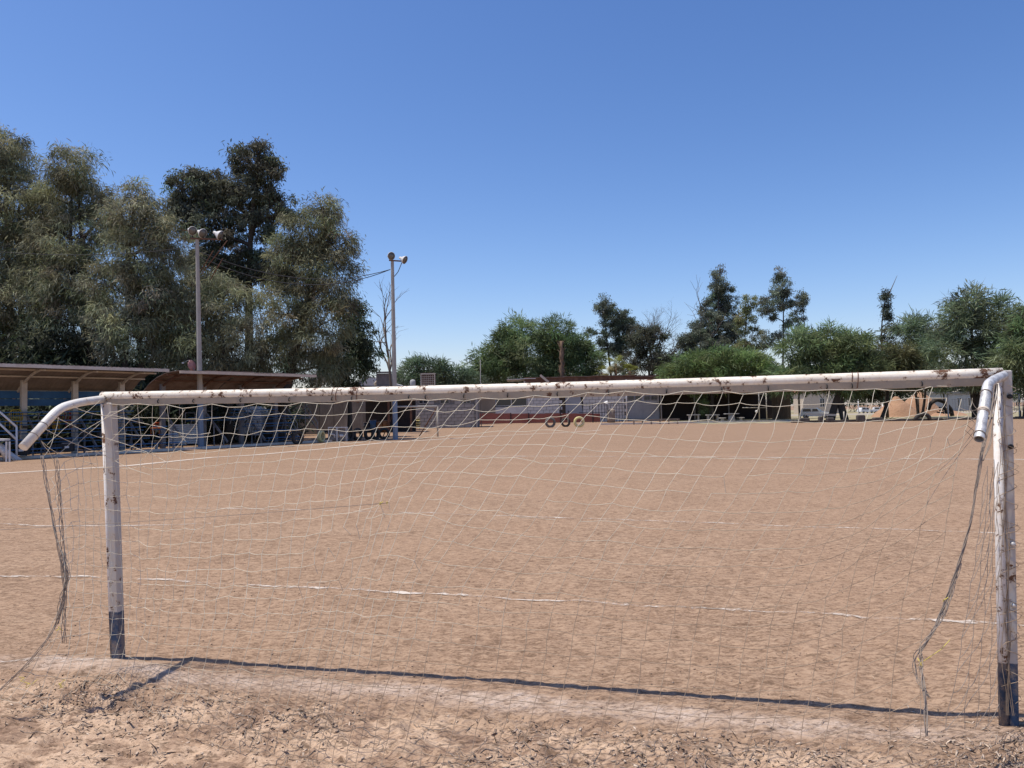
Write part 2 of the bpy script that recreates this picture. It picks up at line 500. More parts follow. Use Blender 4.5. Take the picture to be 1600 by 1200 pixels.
M['stain'] = simple('stained wall', (.33, .30, .265), (.13, .115, .10), .55, .95, stretch=(1.4, 1.4, .5))
M['brownwall'] = simple('brown reed wall', (.15, .11, .08), (.08, .06, .045), 2., .95, stretch=(4, 4, .4))
M['garage'] = simple('grey garage door', (.42, .42, .42), (.33, .33, .33), .8, .7)
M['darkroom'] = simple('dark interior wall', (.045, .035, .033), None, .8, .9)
M['glass'] = simple('dark glass', (.02, .025, .03), (.03, .035, .04), 1., .12, 0, .0, .001, .6)
M['lens'] = simple('floodlight lens', (.17, .155, .13), (.12, .11, .095), 3., .25, 0, .05, .002, .5)
M['bark'] = simple('bark', (.085, .068, .055), (.045, .036, .030), 2.5, .95, stretch=(1, 1, .3))
M['barkpale'] = simple('pale bark', (.20, .165, .135), (.11, .09, .075), 2.5, .95, stretch=(1, 1, .3))
M['palmtrunk'] = simple('dead palm trunk', (.23, .15, .10), (.12, .078, .052), 4., .95, stretch=(1, 1, .4))
M['wood'] = simple('weathered wood', (.34, .27, .21), (.22, .17, .13), 2.5, .9)
M['mound'] = simple('piled earth', (.42, .255, .155), (.33, .19, .115), .5, .95, bs=.8, bd=.2)
M['drygrass'] = simple('dry grass ground', (.36, .30, .18), (.26, .225, .13), .25, .95)
M['road'] = simple('pale road', (.43, .37, .31), None, .3, .95)
M['rock'] = simple('edging rubble', (.13, .11, .095), (.06, .05, .045), 2., .95)
M['hill'] = simple('haze-tinted distant rock', (.30, .34, .44), (.25, .29, .40), .004, 1.)  # blue-grey of distant haze mixed into the rock colour
M['pink'] = simple('pinkish dish', (.50, .24, .22), None, 4., .5)
M['carpaint'] = simple('white car paint', (.75, .75, .75), (.68, .68, .68), 1., .25, 0, .0)
M['cloth'] = simple('pale tarpaulin', (.62, .53, .43), (.48, .40, .33), 3., .9)
M['bluebarrel'] = simple('blue barrel', (.05, .11, .20), None, 2., .6)
M['brownbarrel'] = simple('rusty barrel', (.30, .14, .05), (.16, .08, .04), 3., .8)
M['flake'] = leafmat('dry litter', trans=.05)
M['leaf'] = leafmat('foliage', trans=.36)

# ------------------------------------------------------------------ ground
def spaced(fn, a, b):
    out = [a]
    while out[-1] < b: out.append(out[-1] + fn(out[-1]))
    return np.array(out)
ys = spaced(lambda y: .018 if y < 6.2 else (.032 if y < 8.2 else .032 * (y / 8.2) ** 2.0), 3.3, 900.)
ys = np.concatenate([[-300, -60, -12, -3, 0, 1.2, 2.2, 2.8], ys])
xh = spaced(lambda x: .029 if x < 4.8 else .029 * (x / 5.0) ** 2.4, 0., 1100.)
xs = np.concatenate([-xh[:0:-1], xh])
XX, YY = np.meshgrid(xs, ys)
ZZ = gh(XX, YY)
V = np.stack([XX.ravel(), YY.ravel(), ZZ.ravel()], 1)
nx = len(xs); ny = len(ys)
ii, jj = np.meshgrid(np.arange(ny - 1), np.arange(nx - 1), indexing='ij')
a = (ii * nx + jj).ravel()
Q = np.stack([a, a + 1, a + nx + 1, a + nx], 1)
print('ground verts', len(V))
fast_mesh('ground', V, Q, M['dirt'], kind='structure', smooth=True)

def draped_strip(name, pts, w, mat, lift=.007, seg=None):
    pts = [Vector((p[0], p[1], 0)) for p in pts]
    L = []
    for a, b in zip(pts, pts[1:]):
        d = (b - a).length
        st = seg or max(.04, min(a.y, b.y) * .006)
        n = max(1, int(d / st))
        for k in range(n): L.append(a.lerp(b, k / n))
    L.append(pts[-1])
    ac = 5
    rows = []
    for i, p in enumerate(L):
        d = (L[min(i + 1, len(L) - 1)] - L[max(0, i - 1)]).normalized()
        s = Vector((-d.y, d.x, 0))
        ww = w * (1 + .35 * float(vnoise(np.array([i * .13]), np.array([3.3]), 8)[0]))
        rows.append([p + s * (ww * (k / (ac - 1) - .5)) for k in range(ac)])
    arr = np.array([[tuple(p) for p in r] for r in rows]).reshape(-1, 3)
    arr[:, 2] = gh(arr[:, 0], arr[:, 1]) + lift
    q = []
    for i in range(len(rows) - 1):
        for k in range(ac - 1):
            a = i * ac + k; q.append((a, a + 1, a + ac + 1, a + ac))
    return fast_mesh(name, arr, np.array(q), mat, kind='structure')
def chalk_line(pix, w, lift=.006, mt='chalk'):
    return draped_strip('chalk_line', [G(*p) for p in pix], w, M[mt], lift)
chalk_line([(-60, 744), (0, 740), (100, 734), (200, 728), (330, 715), (400, 711), (500, 702), (600, 692), (760, 682), (900, 675), (940, 672)], .42, .014, 'chalkfar')
chalk_line([(-150, 899), (0, 902), (130, 901), (230, 905), (370, 913), (480, 918), (620, 925), (700, 932), (800, 937), (1000, 946), (1200, 957), (1400, 967), (1556, 975), (1700, 986)], .065, .009)
chalk_line([(-100, 797), (100, 795), (290, 794), (530, 798), (700, 803), (1000, 813), (1230, 822), (1700, 838)], .06, .008)
chalk_line([(600, 714), (800, 713), (1100, 714), (1400, 717), (1700, 719)], .30, .014)
chalk_line([(-100, 1040), (0, 1036), (60, 1032), (150, 1041), (190, 1038)], .10)
chalk_line([(-60, 815), (60, 822), (200, 822), (330, 818)], .10, .008)

# dry grass and road beyond the field, right
mb = MB()
mb.add([(24, 93, .012), (300, 93, .012), (420, 300, .012), (30, 300, .012)], [(0, 1, 2, 3)])
mb.build('dry_grass_field', M['drygrass'], kind='structure')
mb = MB(); mb.add([(30, 150, .02), (330, 150, .02), (330, 165, .02), (30, 165, .02)], [(0, 1, 2, 3)])
mb.build('far_road', M['road'], kind='structure')
# far hills
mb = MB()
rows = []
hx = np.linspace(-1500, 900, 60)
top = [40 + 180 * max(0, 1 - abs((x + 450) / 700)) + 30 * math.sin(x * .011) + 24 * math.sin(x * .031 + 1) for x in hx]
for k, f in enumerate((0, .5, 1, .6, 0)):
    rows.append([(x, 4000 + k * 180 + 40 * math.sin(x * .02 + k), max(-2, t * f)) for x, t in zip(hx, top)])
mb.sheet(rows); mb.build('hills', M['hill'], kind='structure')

# ------------------------------------------------------------------ field goal in front
A0 = Vector((GL0[0], GL0[1], 0)); A1 = Vector((GL1[0], GL1[1], 0))
gD = Vector((gd[0], gd[1], 0)); gN = Vector((gn[0], gn[1], 0)); UZ = Vector((0, 0, 1))
ZB = 2.405
A0t = A0 - gD * .095; A1t = A1 + gD * .045           # the posts lean a little outwards
def rp_(z): return A1 + gD * (.045 * z / 2.44) + UZ * z
def lp_(z): return A0 - gD * (.095 * z / 2.44) + UZ * z
goal = thing('football_goal', A0.lerp(A1, .5), 'large rusty white football goal in the foreground with blue painted feet', 'goal')
def arcpts(pts, n=6):
    """round the corners of a polyline (quadratic blend)"""
    pts = [Vector(p) for p in pts]; out = [pts[0]]
    for i in range(1, len(pts) - 1):
        a, b, c = pts[i - 1], pts[i], pts[i + 1]
        r = min((a - b).length, (c - b).length) * .35
        p = b + (a - b).normalized() * r; q = b + (c - b).normalized() * r
        for k in range(n + 1):
            t = k / n
            out.append(p * (1 - t) ** 2 + b * 2 * t * (1 - t) + q * t * t)
    out.append(pts[-1]); return out
lt = A0 + gD * -.055
# left post: flat faced square tube with a pipe behind its outer edge, leaning a touch outwards
mb = MB()
b0 = lp_(-.2); b1 = lp_(2.372)
mb.box((b0 + b1) / 2, (.088, .08, 2.572), axes=(gD, gN, (b1 - b0).normalized()), bev=.008)
lp = mb.build('goalpost', M['post'], goal); lp['label'] = 'left goalpost, square tube, white with a blue foot'
mb = MB(); mb.tube([lp_(-.2) - gD * .046 + gN * .012, lp_(1.2) - gD * .056 + gN * .012, lp_(2.36) - gD * .066 + gN * .012], .024, 10)
mb.build('post_pipe', M['postpipe'], goal)
# right post
mb = MB()
c0 = rp_(-.2) + gD * .022; c1 = rp_(2.45) + gD * .022
mb.box((c0 + c1) / 2, (.058, .08, 2.65), axes=(gD, gN, (c1 - c0).normalized()), bev=.007)
rp = mb.build('goalpost', M['post'], goal); rp['label'] = 'right goalpost, square tube wound with loose twine'
mb = MB(); mb.tube([rp_(-.2) - gD * .036 + gN * .02, rp_(1.2) - gD * .036 + gN * .02, rp_(2.38) - gD * .034 + gN * .02], .030, 14)
mb.build('post_pipe', M['postpipe'], goal)
# crossbar: round pipe over a flat strip, slightly bowed
def barp(s, dz=0., dn=0.):
    p = A0t.lerp(A1t, s)
    return p + UZ * (ZB + dz - .020 * math.sin(math.pi * s)) + gN * dn
mb = MB(); mb.tube([barp(-.012 + 1.012 * i / 24, .024) for i in range(25)], .041, 18)
mb.build('crossbar', M['bar'], goal)
mb = MB()
for i in range(24):
    a = barp(i / 24, -.030, .004); b = barp((i + 1) / 24, -.030, .004)
    mb.box((a + b) / 2, ((b - a).length, .060, .052), axes=(gD, gN, UZ))
mb.build('crossbar_strip', M['barflat'], goal)
NA = np.array([A0.x, A0.y])
def netpoint(px, py, t):
    """point seen at px, py on the plane t metres in front of the goal plane (all plane points are real places)"""
    d = ray(px, py)
    den = d.x * gn[0] + d.y * gn[1]
    k = (t + NA @ gn) / den
    return Vector((d.x * k, d.y * k, CAMZ + d.z * k))
# left arm towards the camera
q = [barp(-.008, .0), netpoint(122, 629, .34), netpoint(92, 638, .62), netpoint(36, 699, .99)]
mb = MB(); mb.tube(arcpts(q, 6), .036, 14)
mb.build('net_arm', M['arm'], goal)['label'] = 'left arm of the goal, white pipe bent towards the ground'
# right arm: galvanised elbow with its open end hanging
e0 = A1t + gD * .0 + gN * .03 + UZ * 2.415
e1 = P(1543, 601, 4.80); e2 = P(1530, 686, 4.56)
e15 = P(1552, 594, 4.92)
mb = MB()
ap = arcpts([e0, e15, e1, e2], 7)
mb.tube(ap, .030, 18, caps=False)
mb.tube([p for p in ap], .026, 18, caps=False)
dd = (e2 - e1).normalized()
# rim joining the two tubes at the open end
for r in (0,):
    c = ap[-1]; s_ = dd.cross(UZ).normalized(); t_ = dd.cross(s_)
    vs = []
    for k in range(18):
        an = 2 * math.pi * k / 18; w_ = s_ * math.cos(an) + t_ * math.sin(an)
        vs += [c + w_ * .031 + dd * .001, c + w_ * .0255 + dd * .001]
    mb.add(vs, [(2 * k, 2 * ((k + 1) % 18), 2 * ((k + 1) % 18) + 1, 2 * k + 1) for k in range(18)])
ga = mb.build('net_arm', M['galv'], goal); ga['label'] = 'right arm of the goal, broken galvanised elbow pipe hanging open'
mb = MB()
pm = e1.lerp(e2, .50); mb.tube([pm - dd * .014, pm + dd * .014], .0335, 16)
mb.build('pipe_band', M['cloth'], goal)
# bolts and small plates on the right post and hooks under the bar
for z in (2.27, 1.93, 1.27, .86):
    mb = MB(); c = rp_(z) + gD * .028 + gN * .042
    mb.lathe(c, gN, [(.0, .0), (.016, .0), (.016, .02), (.0, .02)], 8); mb.build('bolt', M['dark' if z > 1.9 else 'galv'], goal)
for s in [.075, .125, .19, .255, .31, .335, .405, .425, .47, .52, .575, .63, .69, .745, .79, .845, .868, .93]:
    mb = MB(); c = barp(s, -.028, .036)
    mb.tube([c + UZ * .014 + gN * -.004, c + gN * .012 + UZ * .006, c + gN * .013 - UZ * .010, c + gN * .002 - UZ * .016], .0045, 6)
    mb.build('hook', M['dark'], goal)
# rusty wire wraps on the bar
for s in (.336, .868, .31):
    mb = MB(); pts = []
    for k in range(15):
        an = k / 14 * 2 * math.pi * 1.6
        pts.append(barp(s + .0006 * k, 0) + (gN * math.cos(an) * .05 + UZ * (math.sin(an) * .068)))
    mb.tube(pts, .0035, 5); mb.build('wire_wrap', M['steelrust'], goal)

# ------------------------------------------------------------------ net
def interp_grid(cols, rowsv, table, c, r):
    """table[ci][ri] = (x, y, t) smooth interpolation"""
    def cr(p0, p1, p2, p3, t):
        return p1 + .5 * t * (p2 - p0 + t * (2 * p0 - 5 * p1 + 4 * p2 - p3 + t * (3 * (p1 - p2) + p3 - p0)))
    def at(ci, r):
        T = table[ci]; k = max(0, min(len(rowsv) - 2, int(np.searchsorted(rowsv, r, 'right') - 1)))
        t = (r - rowsv[k]) / (rowsv[k + 1] - rowsv[k])
        g = lambda i: np.array(T[max(0, min(len(T) - 1, i))], float)
        return cr(g(k - 1), g(k), g(k + 1), g(k + 2), t)
    k = max(0, min(len(cols) - 2, int(np.searchsorted(cols, c, 'right') - 1)))
    t = (c - cols[k]) / (cols[k + 1] - cols[k])
    h = lambda i: at(max(0, min(len(cols) - 1, i)), r)
    return cr(h(k - 1), h(k), h(k + 1), h(k + 2), t)
rowsv = [0, 3, 6, 9, 12, 16, 20]
colsv = [-9, -5, 0, 5, 10, 15, 20, 25, 30, 35, 40, 45, 48, 50]
TX = {
 -9: [(64, 712), (72, 755), (82, 800), (92, 850), (101, 905), (72, 1000), (0, 1090)],
 -5: [(98, 650), (116, 712), (122, 775), (124, 835), (120, 905), (110, 995), (70, 1110)],
  0: [(172, 634), (178, 705), (183, 775), (187, 845), (190, 910), (188, 990), (150, 1120)],
  5: [(286, 636), (284, 708), (276, 778), (266, 850), (258, 915), (244, 1005), (215, 1130)],
 10: [(402, 634), (380, 700), (362, 770), (350, 845), (342, 915), (325, 1010), (290, 1150)],
 15: [(520, 630), (488, 695), (470, 762), (458, 840), (448, 915), (425, 1015), (380, 1170)],
 20: [(645, 626), (600, 690), (572, 752), (556, 820), (530, 905), (500, 1015), (455, 1185)],
 25: [(780, 624), (728, 680), (672, 736), (632, 800), (596, 905), (560, 1025), (520, 1195)],
 30: [(918, 616), (868, 672), (812, 745), (755, 828), (694, 915), (664, 1035), (620, 1205)],
 35: [(1068, 614), (1024, 684), (974, 762), (920, 845), (872, 930), (848, 1055), (800, 1220)],
 40: [(1225, 612), (1200, 690), (1150, 772), (1098, 858), (1056, 945), (1034, 1070), (990, 1232)],
 45: [(1395, 610), (1372, 682), (1340, 760), (1292, 850), (1246, 945), (1222, 1080), (1185, 1240)],
 48: [(1480, 606), (1464, 658), (1436, 722), (1402, 792), (1368, 896), (1342, 1045), (1318, 1215)],
 50: [(1520, 622), (1512, 650), (1503, 690), (1490, 742), (1476, 830), (1440, 1000), (1440, 1150)],
}
TT = {
 -9: [.93, .96, .98, 1.0, 1.02, 1.1, 1.3], -5: [.55, .58, .62, .66, .72, .9, 1.2], 0: [.07, .075, .08, .09, .11, .2, .55],
  5: [.06, .20, .30, .38, .46, .62, .95], 10: [.06, .28, .45, .58, .68, .88, 1.25], 15: [.06, .32, .56, .72, .85, 1.05, 1.4],
 20: [.06, .34, .62, .85, 1.0, 1.18, 1.45], 25: [.06, .36, .66, .92, 1.08, 1.25, 1.5], 30: [.06, .34, .64, .9, 1.06, 1.25, 1.5],
 35: [.06, .33, .62, .86, 1.03, 1.22, 1.5], 40: [.06, .33, .6, .82, 1.0, 1.2, 1.48], 45: [.06, .32, .56, .76, .92, 1.12, 1.4],
 48: [.06, .35, .52, .66, .8, 1.0, 1.3], 50: [.45, .5, .55, .62, .7, .9, 1.2],
}
table = [[(x, y, t) for (x, y), t in zip(TX[c], TT[c])] for c in colsv]
NC0, NC1, NR = -9, 50, 20
nodes = {}
HOOKS = [0, 2, 4, 7, 10, 13, 16, 17, 20, 22, 24, 27, 30, 32, 35, 37, 40, 42, 44, 47]
for c in range(NC0, NC1 + 1):
    for r in range(NR + 1):
        x, y, t = interp_grid(colsv, rowsv, table, c, r)
        jx, jy = RNG.normal(0, 1.6), RNG.normal(0, 1.9)
        if r == 0 or c == 0: jx *= .3; jy *= .2
        if r == 0 and 0 <= c <= 48:
            lo = max([h for h in HOOKS if h <= c]); hi = [h for h in HOOKS if h >= c]; hi = hi[0] if hi else 48
            sg = 0 if hi == lo else math.sin(math.pi * (c - lo) / (hi - lo)) * (hi - lo) * (.9 + 1.6 * random.random())
            y += sg - 3
        p = netpoint(x + jx, y + jy, t + RNG.normal(0, .008))
        z0 = float(gh(p.x, p.y)) + .006
        if p.z < z0: p.z = z0
        nodes[c, r] = p
def cord(mb, a, b, rad, slack=.06, n=3, end=True):
    L = (b - a).length
    s = slack * L * random.uniform(-.2, 1.0)
    w = Vector((random.gauss(0, 1), random.gauss(0, 1), 0)) * L * .02
    pts = [a]
    for k in range(1, n):
        t = k / n; pts.append(a.lerp(b, t) + (w - UZ * s) * (4 * t * (1 - t)))
    pts.append(b); mb.tube(pts, rad, 4, caps=False, smooth=True)
net = thing('goal_net', A0.lerp(A1, .5) + gN * .5, 'torn cream square-mesh net hanging from the foreground goal', 'net')
mb = MB(); mk = MB()
R_ = .0019
broken = {(18, 9), (19, 9), (20, 10), (20, 9), (21, 10), (23, 11), (22, 8), (26, 10), (27, 11), (17, 10), (48, 4), (49, 5), (17, 11), (18, 10), (19, 11), (20, 12), (16, 12), (24, 7), (23, 8), (25, 12), (31, 13), (38, 6), (39, 5), (44, 3)}
for (c, r), p in nodes.items():
    if c < 0 and r < 3: continue
    if (c + 1, r) in nodes and not ((c, r) in broken or (c >= 48 and r in (1, 2, 5)) or random.random() < .012):
        if r == 0 and c >= 48: continue
        cord(mb, p, nodes[c + 1, r], R_, .07 if r else .02)
    elif (c + 1, r) in nodes and random.random() < .5:
        cord(mb, p, p + Vector((random.uniform(-.03, .05), random.uniform(-.02, .02), -random.uniform(.05, .11))), R_, .1)
    if (c, r + 1) in nodes and not ((c, r) in broken and random.random() < .7 or random.random() < .008):
        cord(mb, p, nodes[c, r + 1], R_, .05)
    if r > 0 and random.random() < .8:
        k = R_ * 1.7
        mk.add([p + Vector(v) * k for v in ((1, 0, 0), (-1, 0, 0), (0, 1, 0), (0, -1, 0), (0, 0, 1), (0, 0, -1))],
               [(0, 2, 4), (2, 1, 4), (1, 3, 4), (3, 0, 4), (2, 0, 5), (1, 2, 5), (3, 1, 5), (0, 3, 5)])
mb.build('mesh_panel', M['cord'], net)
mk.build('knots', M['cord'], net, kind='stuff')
# head rope wrapped over the hooks
mb = MB()
for a, b in zip(HOOKS, HOOKS[1:]):
    pts = []
    for k in range(7):
        c = a + (b - a) * k / 6
        lo = nodes[int(math.floor(c)), 0]; hi = nodes[min(48, int(math.floor(c)) + 1), 0]
        pts.append(lo.lerp(hi, c - math.floor(c)) + gN * .004)
    mb.tube(pts, .0025, 5)
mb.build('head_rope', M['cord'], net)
# diamonds between the left arm and the post
mb = MB()
arm = arcpts(q, 6)
def on_arm(t):
    i = t * (len(arm) - 1); k = min(int(i), len(arm) - 2); return arm[k].lerp(arm[k + 1], i - k) - UZ * .035
for ln in [[(112, 634), (180, 650), (252, 668), (330, 676)], [(80, 650), (120, 668), (166, 684), (262, 724)], [(68, 669), (110, 690), (175, 716), (235, 742)], [(64, 690), (110, 712), (150, 726)],
           [(73, 694), (92, 676), (110, 662), (158, 624)], [(84, 714), (104, 697), (127, 677), (160, 655), (200, 636)], [(120, 712), (122, 693), (145, 672), (172, 645), (206, 632)],
           [(146, 716), (170, 690), (205, 655), (235, 632)], [(176, 722), (205, 698), (235, 665), (262, 634)], [(215, 726), (240, 700), (262, 672), (290, 638)], [(250, 730), (272, 705), (290, 680), (318, 640)],
           [(66, 690), (76, 706), (84, 722)], [(92, 652), (84, 680), (70, 712)]]:
    pts = []
    for (x_, y_) in ln:
        t_ = max(.10, .93 - (x_ - 64) / 110 * .84) if x_ < 174 else .13
        pts.append(netpoint(x_ + random.uniform(-1, 1), y_ + random.uniform(-1.5, 1.5), t_))
    for a_, b_ in zip(pts, pts[1:]): cord(mb, a_, b_, R_ * 1.15, .09, 5)
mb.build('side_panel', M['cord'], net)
# bunched edges
def rope(mb, pts, rad, strands=3, twist=9, spread=1.0, n=5):
    P_ = arcpts(pts, 4)
    P2 = []
    for a, b in zip(P_, P_[1:]):
        k = max(1, int((b - a).length / .03))
        for i in range(k): P2.append(a.lerp(b, i / k))
    P2.append(P_[-1])
    for s in range(strands):
        o = []
        ph = 2 * math.pi * s / strands
        for i, p in enumerate(P2):
            an = ph + i * twist / 30; rr = spread * rad * (1 + .8 * math.sin(i * .37 + s * 2))
            o.append(p + gD * math.cos(an) * rr + gN * math.sin(an) * rr)
        mb.tube(o, rad, n, caps=True)
mb = MB()
rope(mb, [netpoint(x, y, t) for x, y, t in [(1556, 596, .10), (1550, 640, .26), (1542, 675, .38), (1534, 706, .48), (1526, 760, .52), (1518, 812, .55), (1508, 850, .58), (1496, 890, .62), (1484, 925, .66), (1474, 950, .68), (1460, 985, .74), (1436, 1022, .82)]], .0030, 5, 9, 1.7)
rope(mb, [netpoint(x, y, t) for x, y, t in [(1438, 1020, .82), (1440, 1050, .9), (1446, 1090, 1.0), (1448, 1150, 1.15)]], .0034, 3, 12, 2.0)
rope(mb, [netpoint(x, y, t) for x, y, t in [(1558, 600, .1), (1548, 690, .3), (1536, 720, .45)]], .0032, 2, 8, 1.2)
rope(mb, [netpoint(x, y, t) for x, y, t in [(1500, 880, .6), (1478, 960, .72), (1440, 1010, .84), (1428, 1030, .86), (1432, 1060, .9), (1452, 1090, 1.0)]], .0026, 3, 14, 3.0)
mb.build('gathered_edge', M['cord_dark'], net)['label'] = 'right edge of the net bunched into a dark twisted rope'
mb = MB()
rope(mb, [netpoint(x, y, t) for x, y, t in [(66, 712, .93), (74, 765, .96), (84, 820, .98), (96, 880, 1.0), (102, 930, 1.02), (84, 985, 1.08), (40, 1040, 1.2), (-30, 1105, 1.35)]], .0024, 4, 10, 3.4)
rope(mb, [netpoint(x, y, t) for x, y, t in [(88, 715, .85), (95, 790, .9), (100, 870, .95), (104, 920, 1.0), (101, 960, 1.02), (100, 1005, 1.05)]], .0022, 4, 13, 5.0)
rope(mb, [netpoint(x, y, t) for x, y, t in [(96, 860, .95), (108, 900, 1.0), (98, 930, 1.02), (90, 975, 1.05)]], .0024, 5, 15, 5.0)
mb.build('gathered_edge', M['cord_dark'], net)['label'] = 'left edge of the net bunched and knotted, trailing to the ground'
# right side panel between the gathered edge and the post
mb = MB(); sp = {}
for i in range(5):
    f = i / 4
    for r in range(15):
        y = 720 + (1128 - 720) * r / 14
        xl = np.interp(y, [720, 800, 900, 1000, 1128], [1538, 1532, 1516, 1500, 1478]); xr = 1557 + (y - 620) * .008
        t = .14 + (.55 + .3 * r / 14) * (1 - f)
        x = xl + (xr - xl) * f ** .8
        p = netpoint(x + RNG.normal(0, 1.5), y + RNG.normal(0, 2) + (1 - f) * 14, t)
        p.z = max(p.z, float(gh(p.x, p.y)) + .006)
        sp[i, r] = p
for (i, r), p in sp.items():
    if (i, r + 1) in sp: cord(mb, p, sp[i, r + 1], R_, .03)
    if (i + 1, r - 1) in sp and random.random() < .85: cord(mb, p, sp[i + 1, r - 1], R_, .15, 4)
for k in range(5):     # strands fanning from the pipe into the mesh
    a = netpoint(1528 - k * 2, 640 + 11 * k, .5); r = 2 + 2 * k
    cord(mb, a, nodes[50, min(NR, 1 + k)], R_, .1, 4); cord(mb, a, nodes[49, min(NR, r)], R_, .10, 6)
mb.build('side_panel', M['cord_dark'], net)
# twine wound round the right post, arm and its foot
mb = MB()
for k in range(4):
    pts = []
    z0 = [2.35, 1.95, 1.4, .9][k]
    for i in range(34):
        z = z0 - i * .021 - .003 * math.sin(i * 2.1)
        an = i * .95 + k
        pts.append(rp_(z) + gD * (.006 + .062 * math.sin(an)) + gN * (.052 + .02 * math.cos(an * .7)))
    mb.tube(pts, .0022, 4, caps=False)
for k in range(5):
    x0 = random.uniform(-.06, .0)
    mb.tube([rp_(2.3 - i * .155) + gD * (x0 + .012 * math.sin(i * 1.7 + k)) + gN * (.062 + .01 * math.sin(i)) for i in range(15)], .0022, 4, caps=False)
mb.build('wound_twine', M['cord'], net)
for t in (.18, .52, .93):
    mb = MB()
    c = e1.lerp(e2, t); s_ = dd.cross(UZ).normalized(); t_ = dd.cross(s_)
    mb.tube([c + (s_ * math.cos(an) + t_ * math.sin(an)) * .0335 + dd * (.01 * math.sin(an)) for an in [2 * math.pi * i / 12 for i in range(13)]], .003, 5)
    mb.build('lashing', M['cord_dark'], net)
for f in (.45, .72):
    mb = MB(); p = q[2].lerp(q[3], f); d_ = (q[3] - q[2]).normalized(); s_ = d_.cross(UZ).normalized(); t_ = d_.cross(s_)
    mb.tube([p + (s_ * math.cos(an) + t_ * math.sin(an)) * .0385 for an in [2 * math.pi * i / 12 for i in range(13)]], .003, 5)
    mb.build('lashing', M['cord_dark'], net)
def squiggle(mb, c, r, n, rad):
    pts = [c + Vector((random.gauss(0, r), random.gauss(0, r * .6), random.gauss(0, r))) for _ in range(n)]
    mb.tube(arcpts(pts, 3), rad, 4)
for (x, y, t, r) in [(605, 785, .95, .012), (596, 786, .95, .01), (1478, 935, .66, .022), (1434, 1038, .86, .02), (45, 1060, 1.0, .035), (95, 1072, .9, .04), (92, 985, 1.0, .02)]:
    p = netpoint(x, y, t); p.z = max(p.z, float(gh(p.x, p.y)) + .02)
    mb = MB(); squiggle(mb, p, r, 7, .0022); mb.build('yellow_tie', M['cord_yellow'], net)
mb = MB(); mb.tube([netpoint(1440, 1035, .86), netpoint(1470, 1015, .8), netpoint(1484, 1000, .76)], .0022, 4)
mb.build('yellow_tie', M['cord_yellow'], net)
# guy string running out of the picture on the left to a stake
mb = MB()
a = netpoint(604, 786, .96); b = netpoint(-40, 830, 1.35); b2 = b + (b - a).normalized() * 2.3
mb.tube([a, a.lerp(b, .33) - UZ * .012, a.lerp(b, .66) - UZ * .012, b, b2], .0019, 5)
mb.build('guy_string', M['cord_dark'], net)
mb = MB(); mb.tube([(b2.x, b2.y, -.2), (b2.x, b2.y, b2.z + .1)], .03, 8)
tag(mb.build('wooden_stake', M['wood']), 'thin wooden stake holding the guy string, left of the goal', 'stake')
# loose loops of net lying on the dirt
mb = MB()
def on_ground(x, y, up_=.006): return Vector((x, y, float(gh(x, y)) + up_))
for k in range(120):
    s = random.random() ** .7; off = random.uniform(.75, 1.7)
    x = A0.x + gD.x * GLEN * s + gN.x * off; y = A0.y + gD.y * GLEN * s + gN.y * off
    an = random.uniform(0, 6.28); pts = []
    for i in range(7):
        pts.append(on_ground(x, y)); an += random.gauss(0, .55); x += .045 * math.cos(an); y += .045 * math.sin(an)
    mb.tube(pts, .0021, 4, caps=False)
mb.build('loose_strands', M['cord_dark'], net, kind='stuff')

# ------------------------------------------------------------------ litter: clods, flakes and twigs near the goal mouth
def litter(name, n, size, aspect, region, cols, lab, flat=.35, curl=.5):
    k = 0
    x, y, w = region(n)
    n = len(x)
    z = gh(x, y)
    s = np.minimum(size * RNG.lognormal(0, .45, n), size * 1.9)
    an = RNG.uniform(0, 2 * np.pi, n)
    ux = np.stack([np.cos(an), np.sin(an), RNG.normal(0, curl * .5, n)], 1)
    uy = np.stack([-np.sin(an), np.cos(an), RNG.normal(0, curl * .5, n)], 1)
    uz = np.cross(ux, uy)
    c = np.stack([x, y, z + s * flat * .35], 1)
    V = []
    offs = [(-1, -aspect, 0), (1, -aspect * .8, 0), (.9, aspect, 0), (-.9, aspect * .9, 0), (-.2, 0, flat), (.35, .1, flat * .9)]
    for ox, oy, oz in offs:
        j = 1 + RNG.normal(0, .22, (n, 1))
        V.append(c + (ux * ox + uy * oy) * s[:, None] * .5 * j + uz * (oz * s * .8)[:, None])
    V = np.stack(V, 1).reshape(-1, 3)
    base = np.arange(n)[:, None] * 6
    T = np.array([(0, 1, 5), (0, 5, 4), (1, 2, 5), (2, 3, 4), (2, 4, 5), (3, 0, 4), (0, 3, 2), (0, 2, 1)])
    Fc = (base[:, None, :] + T[None]).reshape(-1, 3)
    ci = RNG.integers(0, len(cols), n)
    tint = np.repeat(np.array(cols)[ci] * RNG.uniform(.75, 1.2, (n, 1)), 6, 0)
    o = fast_mesh(name, V, Fc, M['flake'], kind='stuff', tint=tint)
    o['label'] = lab[0]; o['category'] = lab[1]
    return o
def reg_near(n):
    s = RNG.uniform(-.25, 1.12, n); off = .42 + RNG.gamma(2.2, .33, n)
    x = A0.x + gD.x * GLEN * s + gN.x * off; y = A0.y + gD.y * GLEN * s + gN.y * off
    m = (vnoise(x * 2.2, y * 2.2, 21) + RNG.normal(0, .12, n) > -.05) & (y > 3.0)
    return x[m], y[m], None
def reg_field(n):
    y = 4.8 + RNG.gamma(1.6, 4.5, n); x = RNG.uniform(-1, 1, n) * (y * .78)
    m = (vnoise(x * 1.1, y * 1.1, 31) + RNG.normal(0, .16, n) > .0) & (y < 30)
    return x[m], y[m], None
